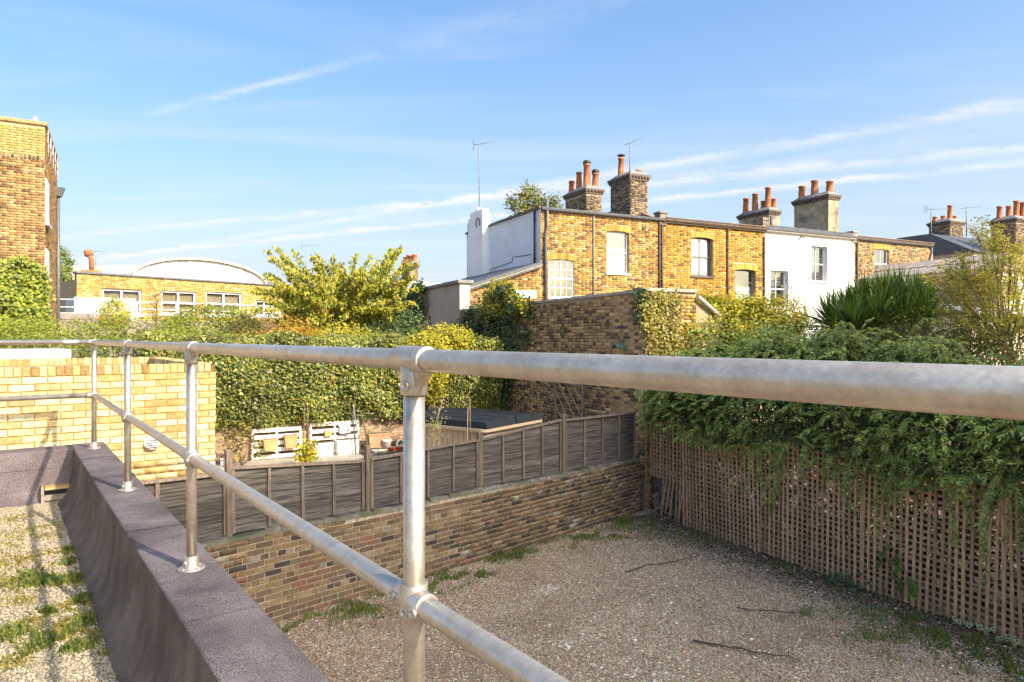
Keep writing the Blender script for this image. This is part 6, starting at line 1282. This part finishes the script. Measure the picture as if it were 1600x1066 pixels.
# ------------------------------------------------------------------ shrubs and exotic plants behind the trellis
bush('shrub', 'sunlit yellow green shrub spilling over the wall corner', 'shrub', [el(1060,520,15.2,.72,.6,.62),el(1110,505,15.6,.85,.7,.62),el(1165,512,15.6,.8,.7,.55),el(1030,540,14.9,.4,.4,.45),el(1215,505,15.5,.6,.6,.5),el(1128,488,16,.45,.4,.35),el(1168,486,15.8,.3,.3,.3)], 30000, .078, YGREEN[:4]+[(2,(.20,.23,.035))], .55, seed=141, per=10, rough=.26, depth=.2)
bush('shrub', 'mid green undergrowth behind the trellis climber', 'shrub', [el(1140,560,14.6,1.2,.8,.7),el(1250,545,14.2,1.2,.8,.65),el(1360,540,13.4,1.2,.8,.55),el(1470,535,12.6,1.1,.8,.55),el(1570,530,11.8,1.0,.8,.55)], 16000, .075, MIDG, .5, seed=143, rough=.25)
# upright stems with sparse leaves
p = PX(1243, 500, 15); t = thing('spindly_shrub', 'spindly dark stemmed shrub against the white house', 'shrub', (p.x, p.y, .2), 0); LP = []
for k in range(9):
    x = random.uniform(-.35,.35); top = PX(1243+random.uniform(-25,20), [402,425,440,450,455,462,470,475,480][k], 15)-Vector((p.x,p.y,.2)); pts_ = [Vector((x,0,1.5)), Vector((x,0,2.6)).lerp(top,.5), top]; MB().tube(pts_, [.012,.008,.003], 5).build('stem', TWIG, t)
    for s in range(46): f = random.uniform(.35,1); q = pts_[1].lerp(top, f) if f > .4 else pts_[0].lerp(pts_[1], f); LP.append((q.x+random.gauss(0,.05), q.y+random.gauss(0,.05), q.z))
LP = np.array(LP)+np.array([p.x,p.y,.2]); leaves('foliage', LP, rng.normal(0,1,LP.shape), .045, pick([(3,(.16,.11,.05)),(2,(.11,.11,.04)),(1,(.2,.17,.05))], len(LP)), t, (p.x,p.y,.2), .45, LEAF)
def swords(name, label, cat, heads, per, L, wd, pal, spread=1.0, bend=.35, zb=.2, ztrunk=True, updir=.35):
    c = np.mean([[*h] for h in heads], 0); loc = (float(c[0]), float(c[1]), zb); t = thing(name, label, cat, loc, 0); V = []; Fq = []; C = []
    for h in heads:
        h = Vector(h)
        if ztrunk: MB().tube([(0,0,0), tuple(((h-Vector(loc))*.5)+Vector((0,0,-.2))), tuple(h-Vector(loc))], [.08,.07,.06], 8).build('trunk', BARK, t)
        for k in range(per):
            a = random.uniform(0, 6.283); e = random.uniform(-.35,1.5)**1.0 if random.random() < .4 else random.uniform(.35,1.45); d = Vector((math.cos(a)*math.cos(e)*spread, math.sin(a)*math.cos(e)*spread, math.sin(e)+updir*.3)).normalized(); l = L*random.uniform(.7,1.1); s = d.cross(Vector((0,0,1))); s = s.normalized() if s.length > .05 else Vector((1,0,0)); s = (s + Vector((random.gauss(0,.3),random.gauss(0,.3),random.gauss(0,.3)))).normalized()
            b = len(V); col = pick(pal, jit=.2); seg = 4
            for j in range(seg+1):
                x = j/seg; p_ = h + d*l*x + Vector((0,0,-bend*l*x*x*math.cos(e)*.6)); wj = wd*(.6+.8*x if x < .35 else .88)*(1-x**3)*random.uniform(.97,1.03) + .0008
                for sg in (-1,1): q = p_+s*wj*sg-Vector(loc); V.append(tuple(q)); C.append(col)
            Fq += [(b+2*j, b+2*j+1, b+2*j+3, b+2*j+2) for j in range(seg)]
    fast_mesh('sword_leaves', np.array(V), np.array(Fq), np.array(C), LEAFD, t, kind='stuff'); return t
SW = [(4,(.07,.13,.03)),(3,(.10,.17,.036)),(2,(.045,.08,.022)),(1,(.19,.22,.045))]
swords('cordyline', 'big dark green sword leaved cordyline in front of the white house', 'cordyline', [PX(1300,512,13.5),PX(1325,498,13.9),PX(1352,488,13.6),PX(1380,478,13.3),PX(1405,478,13.8),PX(1430,486,13.4),PX(1448,502,13.2),PX(1370,512,12.9),PX(1410,512,13.0),PX(1335,520,13.0)], 240, .86, .0165, SW)
swords('dwarf_palm', 'yellow lit fan leaves below the cordyline', 'palm', [PX(1302,538,12.9),PX(1330,545,12.7)], 46, .52, .016, [(3,(.40,.33,.03)),(2,(.30,.27,.035)),(1,(.16,.18,.03))], ztrunk=False, bend=.5)
# feathery tree on the right
def feathery():
    b = PX(1580, 700, 11.6); loc = (b.x, b.y, .2); t = thing('feathery_tree', 'airy feathery yellow green tree at the right edge', 'tree', loc, 0); o = Vector(loc); LP, LD = [], []
    fork = PX(1575, 560, 11.6)-o; MB().tube([(0,0,0),(.1,0,1.2),tuple(fork)], [.06,.05,.04], 8).build('trunk', BARK, t)
    tips = [(1500,395),(1520,360),(1535,348),(1545,372),(1560,390),(1580,400),(1470,430),(1490,415),(1455,420),(1515,440),(1540,430),(1560,440),(1585,440),(1600,430),(1500,470),(1530,480),(1560,490),(1590,480),(1610,400),(1620,460),(1545,405),(1480,445),(1600,370),(1575,365),(1465,470),(1575,520),(1540,520),(1505,505),(1605,510)]
    for (u, v) in tips:
        for s in range(3):
            tp = PX(u+random.gauss(0,14)*(s > 0), v+random.gauss(0,12)*(s > 0), 11.6+random.uniform(-1,1))-o; st = fork + Vector((random.gauss(0,.1),random.gauss(0,.1),random.uniform(-.3,.3))) if s == 0 else fork.lerp(tp, random.uniform(.45,.7)); md = st.lerp(tp,.5)+Vector((random.gauss(0,.12),random.gauss(0,.12),.12)); pts_ = [st*(1-x)**2+md*2*x*(1-x)+tp*x*x for x in np.linspace(0,1,7)]
            if s < 2: MB().tube(pts_, [.016*(1-.8*k/6) for k in range(7)], 5).build('branch', TWIG, t)
            for k in range(40):
                x = random.uniform(.45,1.0); q = st*(1-x)**2+md*2*x*(1-x)+tp*x*x; fd = Vector((random.gauss(0,1),random.gauss(0,1),random.gauss(.2,.6))).normalized()
                for j in range(4): LP.append(q+fd*(.03+.035*j)+Vector((random.gauss(0,.012),random.gauss(0,.012),random.gauss(0,.012)))); LD.append(fd+Vector((random.gauss(0,.5),random.gauss(0,.5),random.gauss(0,.5))))
    P = np.array(LP)+np.array(loc); leaves('crown', P, rng.normal(0,.7,P.shape)+np.array([0,-.5,.6])[None], .066, shade_by([(4,(.34,.31,.04)),(3,(.44,.37,.045)),(2,(.19,.21,.04)),(1,(.52,.42,.06))], P, 1.8, 151), t, loc, .26, LEAF, np.array(LD))
feathery()
bush('shrub', 'reddish stemmed feathery shrub below the far right tree', 'shrub', [el(1420,535,12.2,.55,.5,.5),el(1500,525,11.8,.6,.5,.55),el(1570,540,11.2,.55,.5,.45)], 9000, .045, [(3,(.19,.18,.04)),(2,(.25,.21,.04)),(2,(.20,.12,.05)),(2,(.10,.12,.03))], .3, seed=161, per=10, spread=.1, rough=.35, depth=.3)
# plants in the sunny garden
def small_plant(label, px, Y, n, size, pal, spread, aspect=.6, zb=NG, stems=4):
    P = []; base = PX(px[0][0], px[0][1], Y); loc = (base.x, base.y, zb); t = thing('potted_climber', label, 'plant', loc, 0)
    for (u, v) in px: q = PX(u, v, Y); P += [(q.x+random.gauss(0,spread), q.y+random.gauss(0,spread), q.z+random.gauss(0,spread)) for _ in range(n//len(px))]
    P = np.array(P); leaves('foliage', P, rng.normal(0,.6,P.shape)+np.array([.2,-.8,.4])[None], size, pick(pal, len(P), .2), t, loc, aspect)
    for k in range(stems): q = PX(*px[min(len(px)-1, 1+k*max(1,len(px)//stems))], Y)-Vector(loc); MB().tube([(random.uniform(-.1,.1),0,0), tuple(q*.5+Vector((random.uniform(-.1,.1),0,0))), tuple(q)], [.012,.009,.004], 5).build('stem', TWIG, t)
small_plant('sparse climber with pale stems at the left end of the garden wall', [(375,715),(352,683),(362,685),(368,678),(380,680),(388,672),(395,690),(400,698),(356,700),(372,695),(352,672),(404,712),(390,678),(366,705)], 15.0, 330, .085, [(3,(.28,.26,.04)),(2,(.17,.15,.06)),(2,(.22,.15,.09))], .06, stems=7)
small_plant('yellow leaved plant at the foot of the cane obelisk', [(480,720),(470,710),(476,700),(484,695),(490,712),(472,722),(480,708),(488,702),(478,715)], 15.2, 420, .08, YGREEN[:3], .075)
small_plant('straggly pale weed left of the hot tub', [(680,690),(676,655),(684,660),(690,650),(672,665),(680,675)], 11.6, 170, .06, [(3,(.30,.28,.10)),(2,(.2,.2,.06))], .09, .25)
